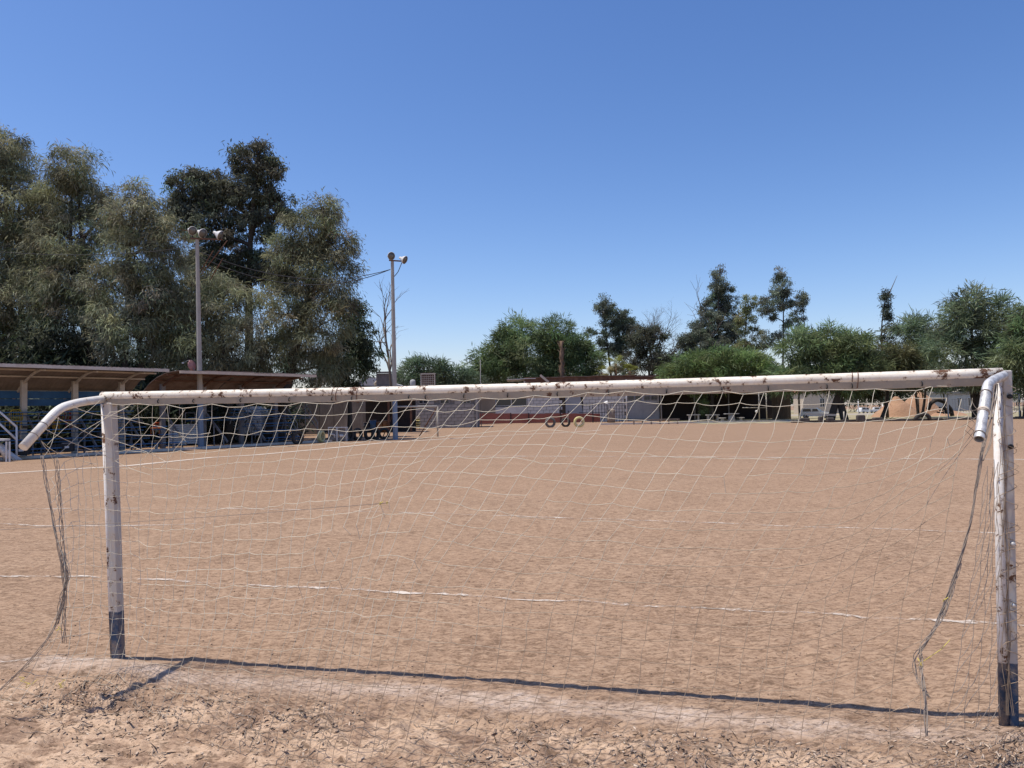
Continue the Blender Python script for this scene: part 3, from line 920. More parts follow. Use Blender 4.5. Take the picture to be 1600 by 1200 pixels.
def reg_post(n):
    a = RNG.uniform(0, 6.28, n); r = RNG.gamma(2., .18, n)
    x = 3.2 + r * np.cos(a) * 1.6; y = 4.55 + r * np.sin(a)
    return x, y, None
brown = [(.30, .21, .15), (.40, .29, .21), (.20, .14, .10), (.50, .38, .28), (.45, .33, .24), (.60, .47, .35)]
litter('dry_litter', 10000, .0190, .5, reg_near, brown, ('broken mud flakes and dry leaf litter behind the goal line', 'litter'), flat=.13, curl=.6)
litter('dirt_clods', 12000, .0090, .8, reg_field, [(.30, .20, .145), (.36, .25, .18), (.22, .15, .11), (.42, .31, .23)], ('small clods scattered over the dirt field', 'clods'), flat=.55)
litter('leaf_litter', 2600, .030, .22, reg_post, brown + [(.46, .36, .27)], ('curled dry leaves and straw heaped round the right goalpost foot', 'litter'), flat=.12, curl=.8)
litter('straw_litter', 2600, .055, .05, reg_near, [(.13, .09, .07), (.42, .33, .24), (.22, .16, .12)], ('thin straw and twigs lying behind the goal line', 'twigs'), flat=.06, curl=.35)

# ------------------------------------------------------------------ trees
STY = {  # length, width, droop, outward, spread, clump radius factor
 'tamarisk': dict(L=.42, W=.050, droop=.65, out=.5, rnd=.6, cr=1.0),
 'mesquite': dict(L=.70, W=.085, droop=.15, out=1.0, rnd=.6, cr=1.15),
 'eucalypt': dict(L=.30, W=.085, droop=.7, out=.25, rnd=.7, cr=.8),
 'bush':     dict(L=.42, W=.10, droop=.1, out=.8, rnd=.8, cr=1.1),
}
def unit(a): return a / (np.linalg.norm(a, axis=1, keepdims=True) + 1e-9)
def foliage(name, lobes, style, color, per_clump, clumps, parent, scale=1.0, zmin=.4, var=.36):
    """lobes: list of (centre xyz, radii xyz); clump centres sit mostly in the outer shell"""
    S = STY[style]
    area = np.array([r[0] * r[2] for c, r in lobes]); pr = area / area.sum()
    li = RNG.choice(len(lobes), clumps, p=pr)
    C = np.array([c for c, r in lobes], float)[li]; R = np.array([r for c, r in lobes], float)[li]
    d = unit(RNG.normal(size=(clumps, 3)))
    rad = RNG.uniform(.25, 1.0, clumps) ** .5
    lump = 1 + .22 * np.sin(d[:, 0] * 5 + li) * np.cos(d[:, 2] * 4 + li * 2)
    cc = C + d * R * (rad * lump)[:, None]
    cc[:, 2] = np.maximum(cc[:, 2], zmin)
    ctint = np.array(color)[None] * (1 + RNG.normal(0, var, (clumps, 1))).clip(.45, 1.8)
    ctint = ctint * (1 + RNG.normal(0, .06, (clumps, 3)))
    n = clumps * per_clump
    ix = np.repeat(np.arange(clumps), per_clump)
    cr = S['cr'] * scale * RNG.uniform(.6, 1.25, clumps)[ix]
    loc = RNG.normal(size=(n, 3)) * np.array([.42, .42, .30]) * cr[:, None]
    st = cc[ix] + loc
    outd = unit(d[ix] * .6 + unit(loc) * .7)
    dr = unit(outd * S['out'] + RNG.normal(size=(n, 3)) * S['rnd'] + np.array([0, 0, -S['droop']]))
    L = S['L'] * scale * RNG.lognormal(0, .3, n)
    W = S['W'] * scale * RNG.lognormal(0, .25, n)
    side = unit(np.cross(dr, RNG.normal(size=(n, 3))))
    mid = st + dr * (L * .5)[:, None]
    dr2 = unit(dr + np.array([0, 0, -.5 * S['droop'] - .08]))
    tip = mid + dr2 * (L * .5)[:, None]
    hw = side * (W * .5)[:, None]
    V = np.stack([st - hw * .5, st + hw * .5, mid + hw, mid - hw, tip], 1).reshape(-1, 3)
    V[:, 2] = np.maximum(V[:, 2], .05)
    b = np.arange(n)[:, None] * 5
    Fc = (b[:, None, :] + np.array([(0, 1, 2), (0, 2, 3), (3, 2, 4)])[None]).reshape(-1, 3)
    tint = np.repeat((ctint[ix] * RNG.uniform(.8, 1.25, (n, 1))).clip(0.005, .6), 5, 0)
    return fast_mesh(name, V, Fc, M['leaf'], parent, tint)
def limb(mb, a, b, r0_, r1_, wob=.12, n=7, sides=6):
    a = Vector(a); b = Vector(b); L = (b - a).length
    pts = []; rr = []
    o1 = Vector((random.gauss(0, wob), random.gauss(0, wob), random.gauss(0, wob * .4))) * L
    o2 = Vector((random.gauss(0, wob), random.gauss(0, wob), 0)) * L * .4
    for k in range(n + 1):
        t = k / n
        pts.append(a.lerp(b, t) + o1 * (t * (1 - t)) + o2 * math.sin(t * 6.28) * .5)
        rr.append(r0_ * (1 - t) + r1_ * t)
    mb.tube(pts, rr, sides, caps=True)
    return pts
def lobe3(x, y, rx, ry, D, dd_=0., deep=.85):
    c = P(x, y, D + dd_); k = (D + dd_) / F
    return ((c.x, c.y, c.z), (rx * k, max(rx, ry * .6) * k * deep, ry * k))
def tree(name, base_px, D, lobes, style, color, label, cat='tree', dens=1.0, per=104, scale=1.0, bark='bark', tr=.35, stems=1, group=None, twig=6, zmin=.4, var=.36, lean=None, coverage=.72):
    bx = XatD(base_px, D)
    root = thing(name, Vector((bx, D, 0)), label, cat, group)
    L3 = []
    for i, l in enumerate(lobes):
        dd_ = l[4] if len(l) > 4 else random.uniform(-.25, .25) * (l[2] * D / F)
        L3.append(lobe3(l[0], l[1], l[2], l[3], D, dd_))
    S = STY[style]
    area = sum(math.pi * r[0] * r[2] for c, r in L3)
    cl = int(max(14, coverage * dens * area / (.32 * (S['cr'] * scale) ** 2)))
    foliage('foliage', L3, style, color, per, cl, root, scale, zmin, var)
    mb = MB()
    order = sorted(L3, key=lambda q_: q_[0][2])
    base = Vector((bx, D, -.15))
    topc = Vector(order[-1][0])
    mainp = []
    for s in range(stems):
        b = base + Vector((random.uniform(-1, 1) * tr * 2.2 * (stems > 1), random.uniform(-.5, .5) * (stems > 1), 0))
        tgt = Vector(order[-1 - (s % len(order))][0])
        mainp.append(limb(mb, b, tgt, tr, tr * .22, .07, 12, 8))
    for c, r in L3:
        c = Vector(c)
        best = min((p for m_ in mainp for p in m_ if p.z < c.z - .1 * r[2]), key=lambda p: (p - c).length, default=mainp[0][2])
        pts = limb(mb, best, c, tr * .42, tr * .12, .12, 7, 5)
        for k in range(twig):
            d = Vector((random.gauss(0, 1), random.gauss(0, 1), random.gauss(.2, .8))).normalized()
            e = c + Vector((d.x * r[0], d.y * r[1], d.z * r[2])) * .85
            limb(mb, pts[random.randint(3, 7)], e, tr * .13, tr * .03, .15, 5, 4)
    mb.build('trunk', M[bark], root)
    return root
def bare_tree(name, base_px, D, top, label, bark='barkpale', tr=.16, levels=4, spread=.55, n0=5, base_z=0., leaf=None):
    """a leafless tree: recursive forks"""
    bx = XatD(base_px, D); root = thing(name, Vector((bx, D, 0)), label, 'tree')
    mb = MB()
    tp = P(top[0], top[1], D)
    b = Vector((bx, D, -.1))
    def grow(p, d, L, r, lv):
        e = p + d * L
        pts = limb(mb, p, e, r, r * .55, .10, 4, 5 if lv > 1 else 3)
        if lv == 0: return
        for k in range(random.choice((2, 3, 3))):
            nd = (d + Vector((random.gauss(0, spread), random.gauss(0, spread), random.gauss(.12, spread * .6)))).normalized()
            grow(pts[random.choice((2, 3, 4))], nd, L * random.uniform(.5, .75), r * .5, lv - 1)
    H = tp.z
    stem = limb(mb, b, b + (tp - b) * .52, tr, tr * .6, .04, 6, 6)
    for k in range(n0):
        nd = ((tp - b).normalized() + Vector((random.gauss(0, spread), random.gauss(0, spread), random.gauss(.1, .15)))).normalized()
        grow(stem[random.choice((4, 5, 6))], nd, H * .24, tr * .55, levels)
    grow(stem[-1], (tp - b).normalized(), H * .26, tr * .6, levels)
    mb.build('trunk', M[bark], root)
    return root

OL = (.218, .222, .132); OLG = (.255, .258, .160)
TG = 'tamarisk trees behind the bleachers'
tree('tamarisk_tree', 30, 62, [(8, 245, 42, 36), (-20, 260, 60, 60), (30, 320, 62, 55), (-10, 400, 90, 75), (35, 400, 48, 60), (72, 335, 36, 50), (30, 480, 70, 65), (-30, 500, 70, 70), (30, 545, 60, 40)],
     'tamarisk', OL, 'tall tamarisk at the far left edge behind the blue bleachers', dens=1.3, tr=.38, stems=3, group=TG)
tree('tamarisk_tree', 142, 60, [(118, 265, 36, 32), (112, 310, 50, 46), (166, 340, 30, 46), (104, 370, 58, 55), (128, 430, 62, 55), (80, 460, 60, 55), (120, 500, 64, 50), (90, 548, 60, 35)],
     'tamarisk', OL, 'rounded tamarisk with a dome top rising second from the left edge', dens=1.3, tr=.40, stems=2, group=TG)
tree('tamarisk_tree', 182, 57, [(213, 305, 20, 30), (196, 345, 36, 38), (232, 350, 26, 40), (262, 372, 34, 44), (212, 400, 58, 46), (190, 460, 62, 55), (240, 470, 48, 55), (210, 525, 66, 45)],
     'tamarisk', OLG, 'lower pale tamarisk with two dark stems behind the gap of the bleacher roofs', dens=1.3, tr=.34, stems=2, group=TG)
tree('dark_eucalyptus_tree', 385, 64, [(300, 295, 36, 36), (280, 335, 24, 34), (335, 300, 34, 34), (385, 250, 34, 26), (425, 262, 18, 22), (408, 225, 22, 14), (395, 300, 42, 34), (430, 318, 28, 16), (330, 360, 48, 36), (400, 350, 30, 32), (330, 420, 50, 40), (420, 420, 26, 32), (372, 325, 30, 30), (385, 410, 30, 30), (445, 335, 16, 16), (350, 450, 40, 30), (360, 290, 22, 22)],
     'eucalypt', (.128, .138, .092), 'tallest dark tree with open ragged top and black leaning trunk', dens=1.0, tr=.50, per=120, scale=1.0, twig=8)
tree('tamarisk_tree', 350, 58, [(300, 440, 54, 50), (290, 500, 56, 50), (345, 480, 56, 52), (320, 550, 62, 36), (375, 540, 50, 44), (270, 540, 44, 40)],
     'tamarisk', OLG, 'low olive tamarisk mass behind the first light pole', dens=1.3, tr=.36, stems=3, group=TG)
tree('tamarisk_tree', 432, 60, [(505, 325, 26, 30), (485, 365, 44, 44), (525, 380, 32, 40), (470, 425, 52, 50), (448, 400, 26, 50), (520, 440, 42, 50), (440, 490, 54, 54), (500, 510, 54, 54), (430, 560, 50, 36), (500, 572, 46, 28)],
     'tamarisk', OL, 'broad conical tamarisk rightmost of the group with brown stem', dens=1.3, tr=.42, stems=2, group=TG)
tree('dark_green_tree', 545, 66, [(545, 490, 26, 30), (560, 530, 28, 36), (540, 560, 36, 36), (572, 560, 20, 34), (520, 590, 40, 24)],
     'eucalypt', (.075, .105, .058), 'small dark green tree at the right foot of the tamarisk group', dens=1.0, tr=.25, per=90)
bare_tree('bare_tree', 618, 75, (597, 450), 'leafless thin tree leaning beside the second light pole', tr=.2, levels=3, n0=3, spread=.5)
# middle and right
MG = (.150, .200, .088); GD = (.040, .070, .030)
tree('mesquite_tree', 672, 118, [(668, 578, 36, 20), (640, 592, 30, 16), (705, 590, 30, 18), (725, 595, 24, 16)], 'mesquite', (.12, .165, .095), 'low distant green tree over the block building', dens=1.0, scale=1.1, tr=.2)
tree('mesquite_tree', 835, 138, [(812, 518, 30, 20), (860, 518, 36, 22), (790, 545, 34, 24), (830, 550, 56, 36), (885, 545, 40, 28), (768, 572, 36, 26), (830, 585, 60, 28), (905, 570, 34, 34), (750, 592, 26, 16), (880, 590, 50, 24)],
     'mesquite', MG, 'wide green mesquite with feathery outline above the red fence', dens=1.0, scale=1.25, tr=.4, stems=2)
tree('eucalyptus_tree', 958, 142, [(946, 480, 16, 16), (956, 502, 20, 22), (975, 505, 18, 22), (955, 535, 26, 26), (925, 520, 10, 7), (975, 540, 22, 18)], 'eucalypt', (.125, .150, .100), 'narrow dark eucalyptus between the mesquite and the bare crown', dens=.9, scale=1.15, tr=.3)
bare_tree('bare_tree', 1012, 141, (1014, 482), 'grey leafless crown standing above the fan palms', tr=.34, levels=5, n0=8, spread=.6)
tree('half_dead_tree', 1010, 139, [(1005, 530, 22, 22), (1034, 520, 14, 14), (1020, 560, 34, 24), (985, 565, 22, 22)], 'bush', (.105, .11, .073), 'dull green undergrowth below the leafless crown', dens=1., scale=1.1, tr=.2)
tree('cypress_tree', 1120, 136, [(1124, 425, 9, 12), (1122, 448, 14, 18), (1118, 478, 22, 24), (1138, 470, 14, 22), (1112, 510, 32, 28), (1148, 505, 18, 30), (1096, 540, 34, 26), (1135, 545, 32, 26), (1070, 535, 16, 16), (1085, 570, 46, 26)],
     'eucalypt', (.135, .155, .110), 'tall grey green pointed tree with bare sticks on its left', dens=.95, scale=1.1, tr=.35, twig=8)
bare_tree('bare_tree', 1092, 135, (1096, 440), 'dead sticks poking out left of the pointed tree', tr=.22, levels=2, n0=4, spread=.7)
tree('eucalyptus_tree', 1172, 126, [(1170, 475, 14, 16), (1166, 505, 18, 20), (1180, 530, 22, 22), (1158, 548, 20, 16)], 'eucalypt', (.20, .21, .10), 'yellowish sparse eucalyptus between two taller trees', dens=.6, scale=1.05, tr=.2)
tree('eucalyptus_tree', 1221, 118, [(1222, 425, 12, 14), (1220, 448, 16, 18), (1208, 472, 22, 20), (1232, 470, 12, 18), (1198, 490, 14, 12), (1214, 530, 26, 14), (1230, 505, 8, 10)], 'eucalypt', (.14, .16, .112), 'slender eucalyptus with clear dark trunk and tall open crown', dens=.62, scale=1.05, tr=.22)
tree('eucalyptus_tree', 1249, 120, [(1252, 468, 9, 14), (1247, 495, 11, 18), (1252, 525, 14, 18)], 'eucalypt', (.14, .16, .11), 'shorter thin eucalyptus right beside the slender one', dens=.85, scale=1.05, tr=.18)
tree('mesquite_tree', 1105, 112, [(1080, 572, 36, 18), (1120, 565, 42, 20), (1165, 568, 46, 20), (1105, 590, 56, 16), (1180, 590, 50, 16), (1055, 588, 26, 16)], 'mesquite', (.165, .225, .085), 'bright green low mesquite canopy over the picnic tables', dens=1.3, scale=1.0, tr=.3)
tree('mesquite_tree', 1308, 97, [(1262, 545, 36, 26), (1300, 532, 36, 22), (1335, 540, 34, 26), (1285, 570, 56, 28), (1345, 575, 40, 26), (1250, 590, 50, 22), (1310, 600, 54, 20)], 'mesquite', MG, 'round green mesquite with thick dark forked trunk near the parked white car', dens=1.1, scale=1.1, tr=.55, stems=2)
tree('eucalyptus_tree', 1386, 112, [(1384, 462, 8, 9), (1385, 485, 9, 14), (1396, 500, 8, 9), (1384, 520, 12, 16), (1388, 545, 14, 14)], 'eucalypt', (.09, .105, .072), 'very thin ragged tree with a dead stick on top', dens=.7, scale=1., tr=.25)
mb = MB(); limb(mb, P(1388, 462, 112), P(1402, 430, 112), .09, .02, .05); 
sk = mb.build('dead_stick', M['barkpale'], bpy.data.objects.get('eucalyptus_tree.003') or None) if bpy.data.objects.get('eucalyptus_tree.003') else None
tree('mesquite_tree', 1375, 100, [(1400, 560, 36, 24), (1375, 580, 40, 24), (1420, 590, 44, 22), (1360, 600, 30, 18)], 'mesquite', (.115, .12, .055), 'brownish green mesquite in front of the ragged thin tree', dens=1.1, scale=1.05, tr=.28)
tree('mesquite_tree', 1440, 108, [(1425, 515, 26, 22), (1452, 520, 34, 26), (1440, 550, 44, 26)], 'mesquite', (.175, .215, .13), 'light feathery mesquite left of the tallest feathery one', dens=.75, scale=1.1, tr=.22, stems=2)
tree('mesquite_tree', 1522, 98, [(1520, 475, 32, 20), (1495, 495, 26, 20), (1552, 490, 30, 24), (1520, 520, 50, 30), (1485, 545, 34, 28), (1555, 545, 38, 30), (1520, 580, 50, 26), (1470, 590, 32, 22)], 'mesquite', (.175, .215, .125), 'tallest feathery mesquite behind the right goalpost', dens=.85, scale=1.15, tr=.35, stems=3, twig=9)
tree('mesquite_tree', 1600, 92, [(1598, 495, 16, 28), (1592, 560, 34, 36), (1620, 530, 40, 60), (1580, 600, 40, 22)], 'mesquite', (.16, .205, .105), 'green tree cut by the right edge of the photograph', dens=1.0, scale=1.1, tr=.3)
# fan palms
def fan_palm(px, py, D, label, n=26, L=1.9):
    c = P(px, py, D); root = thing('fan_palm', Vector((c.x, D, 0)), label, 'palm tree', 'fan palms beyond the building roof')
    mb = MB(); mb.tube([(c.x, D, -.1), (c.x, D, c.z * .5), (c.x, D, c.z)], [.28, .24, .22], 8); mb.build('trunk', M['palmtrunk'], root)
    for k in range(n):
        el = random.uniform(-.9, 1.2); az = k * 2.4
        d = Vector((math.cos(az) * math.cos(el), math.sin(az) * math.cos(el), math.sin(el)))
        s = d.cross(UZ).normalized(); u_ = s.cross(d)
        V = []; Fc = []
        hub = c + d * L * .45
        V += [c - s * .02, c + s * .02, hub + s * .02, hub - s * .02]; Fc += [(0, 1, 2), (0, 2, 3)]
        for j in range(13):
            a_ = (j - 6) / 6 * 1.45
            dd2 = (d * math.cos(a_) + s * math.sin(a_)).normalized()
            b = len(V); w = (s * math.cos(a_) - d * math.sin(a_)) * .06
            mid = hub + dd2 * L * .45; tip = hub + dd2 * L * .8 - UZ * L * .22
            V += [hub, mid + w, mid - w, tip]; Fc += [(b, b + 1, b + 2), (b + 1, b + 3, b + 2)]
        col = np.array((.30, .32, .09)) if el > -.1 else np.array((.32, .28, .14))
        fast_mesh('palm_leaf', np.array([tuple(v) for v in V]), np.array(Fc), M['leaf'], root, tint=np.tile(col * random.uniform(.6, 1.1), (len(V), 1)))
fan_palm(962, 568, 134, 'left fan palm with yellow green leaves above the roof')
fan_palm(984, 580, 133, 'right fan palm, lower and yellower, above the roof', 22, 1.7)
fan_palm(940, 582, 135, 'small fan palm half hidden beside the tall dead palm trunk', 18, 1.5)
# far wood as one mass
L3 = []
for x in range(500, 1760, 34):
    L3.append(lobe3(x, 616 + random.uniform(-6, 4) - (x - 800) * .0175, 30, 26, 200))
o = foliage('distant_trees', L3, 'bush', (.07, .095, .055), 36, 1200, None, 2.8); o['kind'] = 'stuff'; o['label'] = 'continuous dark band of distant trees'; o['category'] = 'wood'
L3 = []
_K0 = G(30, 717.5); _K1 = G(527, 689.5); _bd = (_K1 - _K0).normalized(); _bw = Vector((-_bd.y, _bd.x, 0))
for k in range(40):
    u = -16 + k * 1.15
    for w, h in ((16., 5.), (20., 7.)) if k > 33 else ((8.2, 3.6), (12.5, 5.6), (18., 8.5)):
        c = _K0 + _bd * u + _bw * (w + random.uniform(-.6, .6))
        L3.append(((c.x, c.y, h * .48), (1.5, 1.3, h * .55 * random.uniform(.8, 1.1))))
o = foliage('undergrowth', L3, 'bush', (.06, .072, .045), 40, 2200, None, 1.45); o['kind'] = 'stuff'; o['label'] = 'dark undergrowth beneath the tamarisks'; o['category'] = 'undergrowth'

# ------------------------------------------------------------------ bleachers (two stands along the touchline)
K0 = G(30, 717.5); K1 = G(527, 689.5)
bd = (K1 - K0); BL = bd.length; bd.normalize(); bw = Vector((-bd.y, bd.x, 0))       # back direction
if bw.x > 0: bw = -bw
def B(u, w, z): return K0 + bd * u + bw * w + UZ * z
def u_at(px, w, z):
    lo, hi = -30., 60.
    for _ in range(60):
        m = (lo + hi) / 2
        if proj(B(m, w, z))[0] < px: lo = m
        else: hi = m
    return lo
def kerb():
    mb = MB(); u = -16.
    root = thing('kerb', K0, 'long whitewashed kerb in front of both bleachers', 'kerb')
    uend = u_at(545, 0, 0)
    while u < uend:
        mb = MB(); mb.box(B(u + .95, .05, .07), (1.88, .22, .16), axes=(bd, bw, UZ)); mb.build('kerb_stone', M['whitekerb'], root)
        u += 1.9
kerb()
RIB = [(4.8, 3.42), (4.1, 3.92), (3.4, 4.28), (2.5, 4.66), (1.6, 4.90), (.8, 4.98), (.3, 4.93)]
SHT = [(-.15, 5.22), (.8, 5.21), (1.8, 5.12), (2.8, 4.90), (3.7, 4.58), (4.95, 3.88)]
def stand(u0_, u1_, label, rusty, plank_rows, ru0, ru1, posts, roof_panels, dz=0.):
    root = thing('bleacher', B(u0_, 0, 0), label, 'bleacher', 'bleachers along the touchline')
    ax = (bd, bw, UZ)
    rm = M['roofb'] if rusty else M['roofa']; fm = M['steelrust'] if rusty else M['cream']
    # roof sheets
    n = roof_panels; pw = (ru1 - ru0) / n
    for k in range(n):
        a = ru0 + k * pw; b = a + pw * .995
        bend = random.uniform(-.05, .05) if rusty else random.uniform(-.012, .012)
        nu = 9
        rows = []
        for (w, z) in SHT:
            rows.append([B(a + (b - a) * i / (nu - 1), w, z + dz + bend + (.018 if i % 2 else 0) + (.004 * (k % 2))) for i in range(nu)])
        mb = MB(); mb.sheet(rows, .03); mb.build('roof_sheet', rm, root)
    # front fascia
    mb = MB(); mb.beam(B(ru0, -.10, 5.12 + dz), B(ru1, -.10, 5.12 + dz), .10, .20); mb.build('fascia', M['whitekerb'] if not rusty else M['cloth'], root)
    for w, z in ((1.5, 4.99), (3.0, 4.68), (4.6, 3.88)):
        mb = MB(); mb.beam(B(ru0, w, z + dz), B(ru1, w, z + dz), .07, .09); mb.build('purlin', fm, root)
    for u in posts:
        mb = MB(); pts = [B(u, w, z + dz) for w, z in RIB]
        mb.tube(pts, [.085] * 5 + [.065, .05], 6); mb.build('roof_rib', fm, root)
        mb = MB(); mb.box(B(u, 3.35, (4.5 + dz) / 2), (.30, .26, 4.45 + dz), axes=ax); mb.build('column', M['steel'] if rusty else M['cream'], root)
        mb = MB(); mb.beam(B(u + .16, 4.2, 3.05), B(u + .16, .6, .35), .07, .16); mb.build('stringer', M['steel'], root)
        for w, z in ((.9, .55), (2.1, 1.5)):
            mb = MB(); mb.beam(B(u + .05, w, 0), B(u + .05, w, z), .07, .07); mb.build('strut', M['steel'], root)
    for r, a, b in plank_rows:
        w = .45 + .62 * r; z = .50 + .52 * r
        mb = MB(); mb.box(B((a + b) / 2, w, z), (b - a, .30, .055), axes=ax); mb.build('seat_plank', M['blue'], root)
        mb = MB(); mb.box(B((a + b) / 2, w + .31, z - .20), (b - a, .26, .05), axes=ax); mb.build('foot_plank', M['blue'], root)
        mb = MB(); u = a + .2
        while u < b:
            mb.beam(B(u, w, z - .03), B(u, w + .25, z - .5), .04, .05); u += 1.5
        mb.build('bracket', M['steel'], root)
    return root
uA0 = u_at(-60, 0, 0); uA1 = u_at(262, .0, .5)
fullA = [(r, uA0, uA1 - .4 - .1 * r) for r in range(5)]
rA1 = u_at(264, -.1, 5.2)
pA = [u_at(px, 3.35, 4.0) for px in (-50, 37, 117, 190)]
sa_ = stand(uA0, uA1, 'left blue bleacher with pale curved roof and blue back boards', False, fullA, u_at(-60, -.1, 5.2), rA1, pA, 11)
for z0_, z1_ in ((2.98, 3.38), (3.42, 3.86)):
    mb = MB(); ua = uA0 + 1; ub = u_at(207, 4.2, 3.4); mb.box(B((ua + ub) / 2, 4.2, (z0_ + z1_) / 2), (ub - ua, .05, z1_ - z0_), axes=(bd, bw, UZ)); mb.build('back_board', M['blue'], sa_)
uB0 = u_at(262, 0, .5); uB1 = u_at(480, 0, .5)
ue = u_at(400, 0, .5)
rowsB = [(0, uB0 + .2, u_at(300, 0, .5)), (1, uB0, uB0 + 1.2), (2, uB0, uB0 + .8), (3, u_at(300, 2, 2), u_at(492, 2, 2)), (0, ue + 1.2, uB1), (1, ue + .6, uB1 + .2), (2, ue + .3, uB1), (4, ue, uB1 - .6)]
pB = [u_at(px, 3.35, 4.0) for px in (254, 318, 377, 430)]
sb_ = stand(uB0, uB1, 'right bleacher with rusty buckled roof and missing planks', True, rowsB, u_at(281, -.1, 5.2), u_at(494, -.1, 5.2), pB, 6, -.06)
# hand rails of the right bleacher
for px in (404, 462, 494):
    u = u_at(px, .5, .5)
    mb = MB()
    mb.tube([B(u, 1.8, 2.9), B(u, .3, 1.5), B(u, .3, .1)], .03, 5)
    mb.tube([B(u, 1.8, 2.4), B(u, .3, 1.0)], .03, 5)
    mb.tube([B(u, 1.8, 2.9), B(u, 1.8, 1.0)], .03, 5)
    mb.build('hand_rail', M['steel'], sb_)
for u, w, z in ((u_at(300, 2., 1.6), 1.6, 1.5), (u_at(330, 2., 1.6), 1.9, 1.6), (u_at(283, 2., 2.), 2.2, 2.2)):
    mb = MB(); mb.tube([B(u, w, z), B(u, w, z + .9), B(u - .7, w, z + .9), B(u - .7, w, z + .2)], .03, 5)
    mb.build('hand_rail', M['steel'], sb_)
# white stair rail and display bench at the far left
u = u_at(24, -.1, 0)
rl = thing('stair_rail', B(u, -.1, 0), 'white tubular stair rail at the left end of the blue bleacher', 'railing')
mb = MB()
pz = lambda x, y, D=40.0: P(x, y, D)
mb.tube([pz(26, 722), pz(26, 667)], .05, 6); mb.build('rail_post', M['white'], rl)
for (x0, y0, x1, y1) in ((26, 667, -22, 624), (26, 687, -22, 642)):
    mb = MB(); mb.tube([pz(x0, y0), pz(x1, y1)], .055, 6); mb.build('handrail', M['white'], rl)
mb = MB(); mb.beam(pz(30, 720, 39.5), pz(-14, 690, 40.5), .3, .14); mb.build('stair_tread', M['whitekerb'], rl)
bx_ = thing('white_bench', pz(4, 722, 38.5) * 1.0, 'white steel bench frame at the left border', 'bench')
mb = MB(); mb.beam(pz(-16, 687, 38.5), pz(11, 687, 38.5), .5, .10); mb.build('seat', M['white'], bx_)
for x in (-14, 10, 15):
    mb = MB(); mb.beam(pz(x, 690, 38.3), pz(x, 724, 38.3), .05, .07); mb.build('leg', M['white'], bx_)
mb = MB(); mb.tube(arcpts([pz(-12, 716, 38.6), pz(-6, 695, 38.6), pz(4, 700, 38.6), pz(12, 716, 38.6)], 4), .18, 8); tag(mb.build('plastic_bag', M['galv']), 'silvery crumpled bag on the white bench at the left border', 'bag')
# chairs on the bleacher
def arch_chair(px, py, D, mat, label, w=.62, h=.55):
    c = P(px, py, D); root = thing('chair', c, label, 'chair')
    pts = [c + Vector((-w / 2, 0, 0)), c + Vector((-w / 2, 0, h * .7)), c + Vector((-w * .3, 0, h)), c + Vector((w * .3, 0, h)), c + Vector((w / 2, 0, h * .7)), c + Vector((w / 2, 0, 0))]
    mb = MB(); mb.tube(arcpts(pts, 3), .035, 6); mb.build('backrest', mat, root)
    mb = MB()
    for k in range(5):
        x = -w * .36 + w * .18 * k; mb.beam(c + Vector((x, 0, 0)), c + Vector((x, 0, h * .93)), .03, .02)
    mb.build('slats', mat, root)
    mb = MB(); mb.box(c + Vector((0, -.22, -.03)), (w, .46, .05), bev=.015); mb.build('seat', mat, root)
    for sx in (-1, 1):
        for sy in (-.42, -.02):
            mb = MB(); mb.beam(c + Vector((sx * w * .45, sy, -.06)), c + Vector((sx * w * .47, sy, -.48)), .04, .04); mb.build('leg', mat, root)
arch_chair(25, 656, 43.5, M['yellow'], 'yellow chair with arched slatted back on the blue bleacher', .75, .6)
arch_chair(101, 657, 46, M['red'], 'red chair standing on the blue bleacher behind the net', .78, .6)
arch_chair(88, 664, 45.4, M['yellow'], 'second yellow chair with tall thin legs left of the red one', .4, .3)
arch_chair(247, 668, 50.5, M['orange'], 'orange red chair at the join of the two bleachers', .6, .35)
def crate(px, py, D, s, mat, name, label, cat):
    c = G(px, py) if D is None else P(px, py, D)
    root = thing(name, c, label, cat)
    mb = MB(); mb.box(c + UZ * (s[2] / 2), s, rz=.3, bev=.03); mb.build('body', mat, root)
    mb = MB(); mb.box(c + UZ * (s[2] + .015), (s[0] * 1.04, s[1] * 1.04, .05), rz=.3); mb.build('lid', M['steel'], root)
    mb = MB(); mb.box(c + Vector((.05, -s[1] * .52, s[2] * .55)), (s[0] * .4, .03, s[2] * .25), rz=.3); mb.build('plate', M['white'], root)
crate(36, 711, 40.5, (.62, .45, .5), M['dark'], 'cool_box', 'dark box at the end of the goal arm, foot of the blue bleacher', 'box')
crate(107, 705, 42.8, (.55, .45, .45), M['dark'], 'cool_box', 'dark box with pale plate right of the bunched net edge', 'box')
mb = MB()
for k in range(26):
    px = 20 + k * 9 + random.uniform(-3, 3); D = 43 + k * .28
    c = P(px, random.choice((700, 691, 683, 668)) - k * .4, D)
    mb.box(c, (random.uniform(.15, .5), .3, random.uniform(.1, .35)), rz=random.uniform(0, 3))
o = tag(mb.build('clutter', M['rock'], kind='stuff'), 'jumble of dark odds and ends stored below the blue seats', 'clutter')
# blue bench in front, between stands
t_ = thing('low_bench', G(258, 702), 'low blue plank bench on the kerb between the bleachers', 'bench')
mb = MB(); c = G(258, 702); mb.box(c + UZ * .42, (1.6, .35, .06), rz=.95); mb.build('seat', M['blue'], t_)
for sx in (-.6, .6):
    mb = MB(); mb.box(c + Vector((math.cos(.95) * sx, math.sin(.95) * sx, .2)), (.06, .3, .40), rz=.95); mb.build('leg', M['white'], t_)
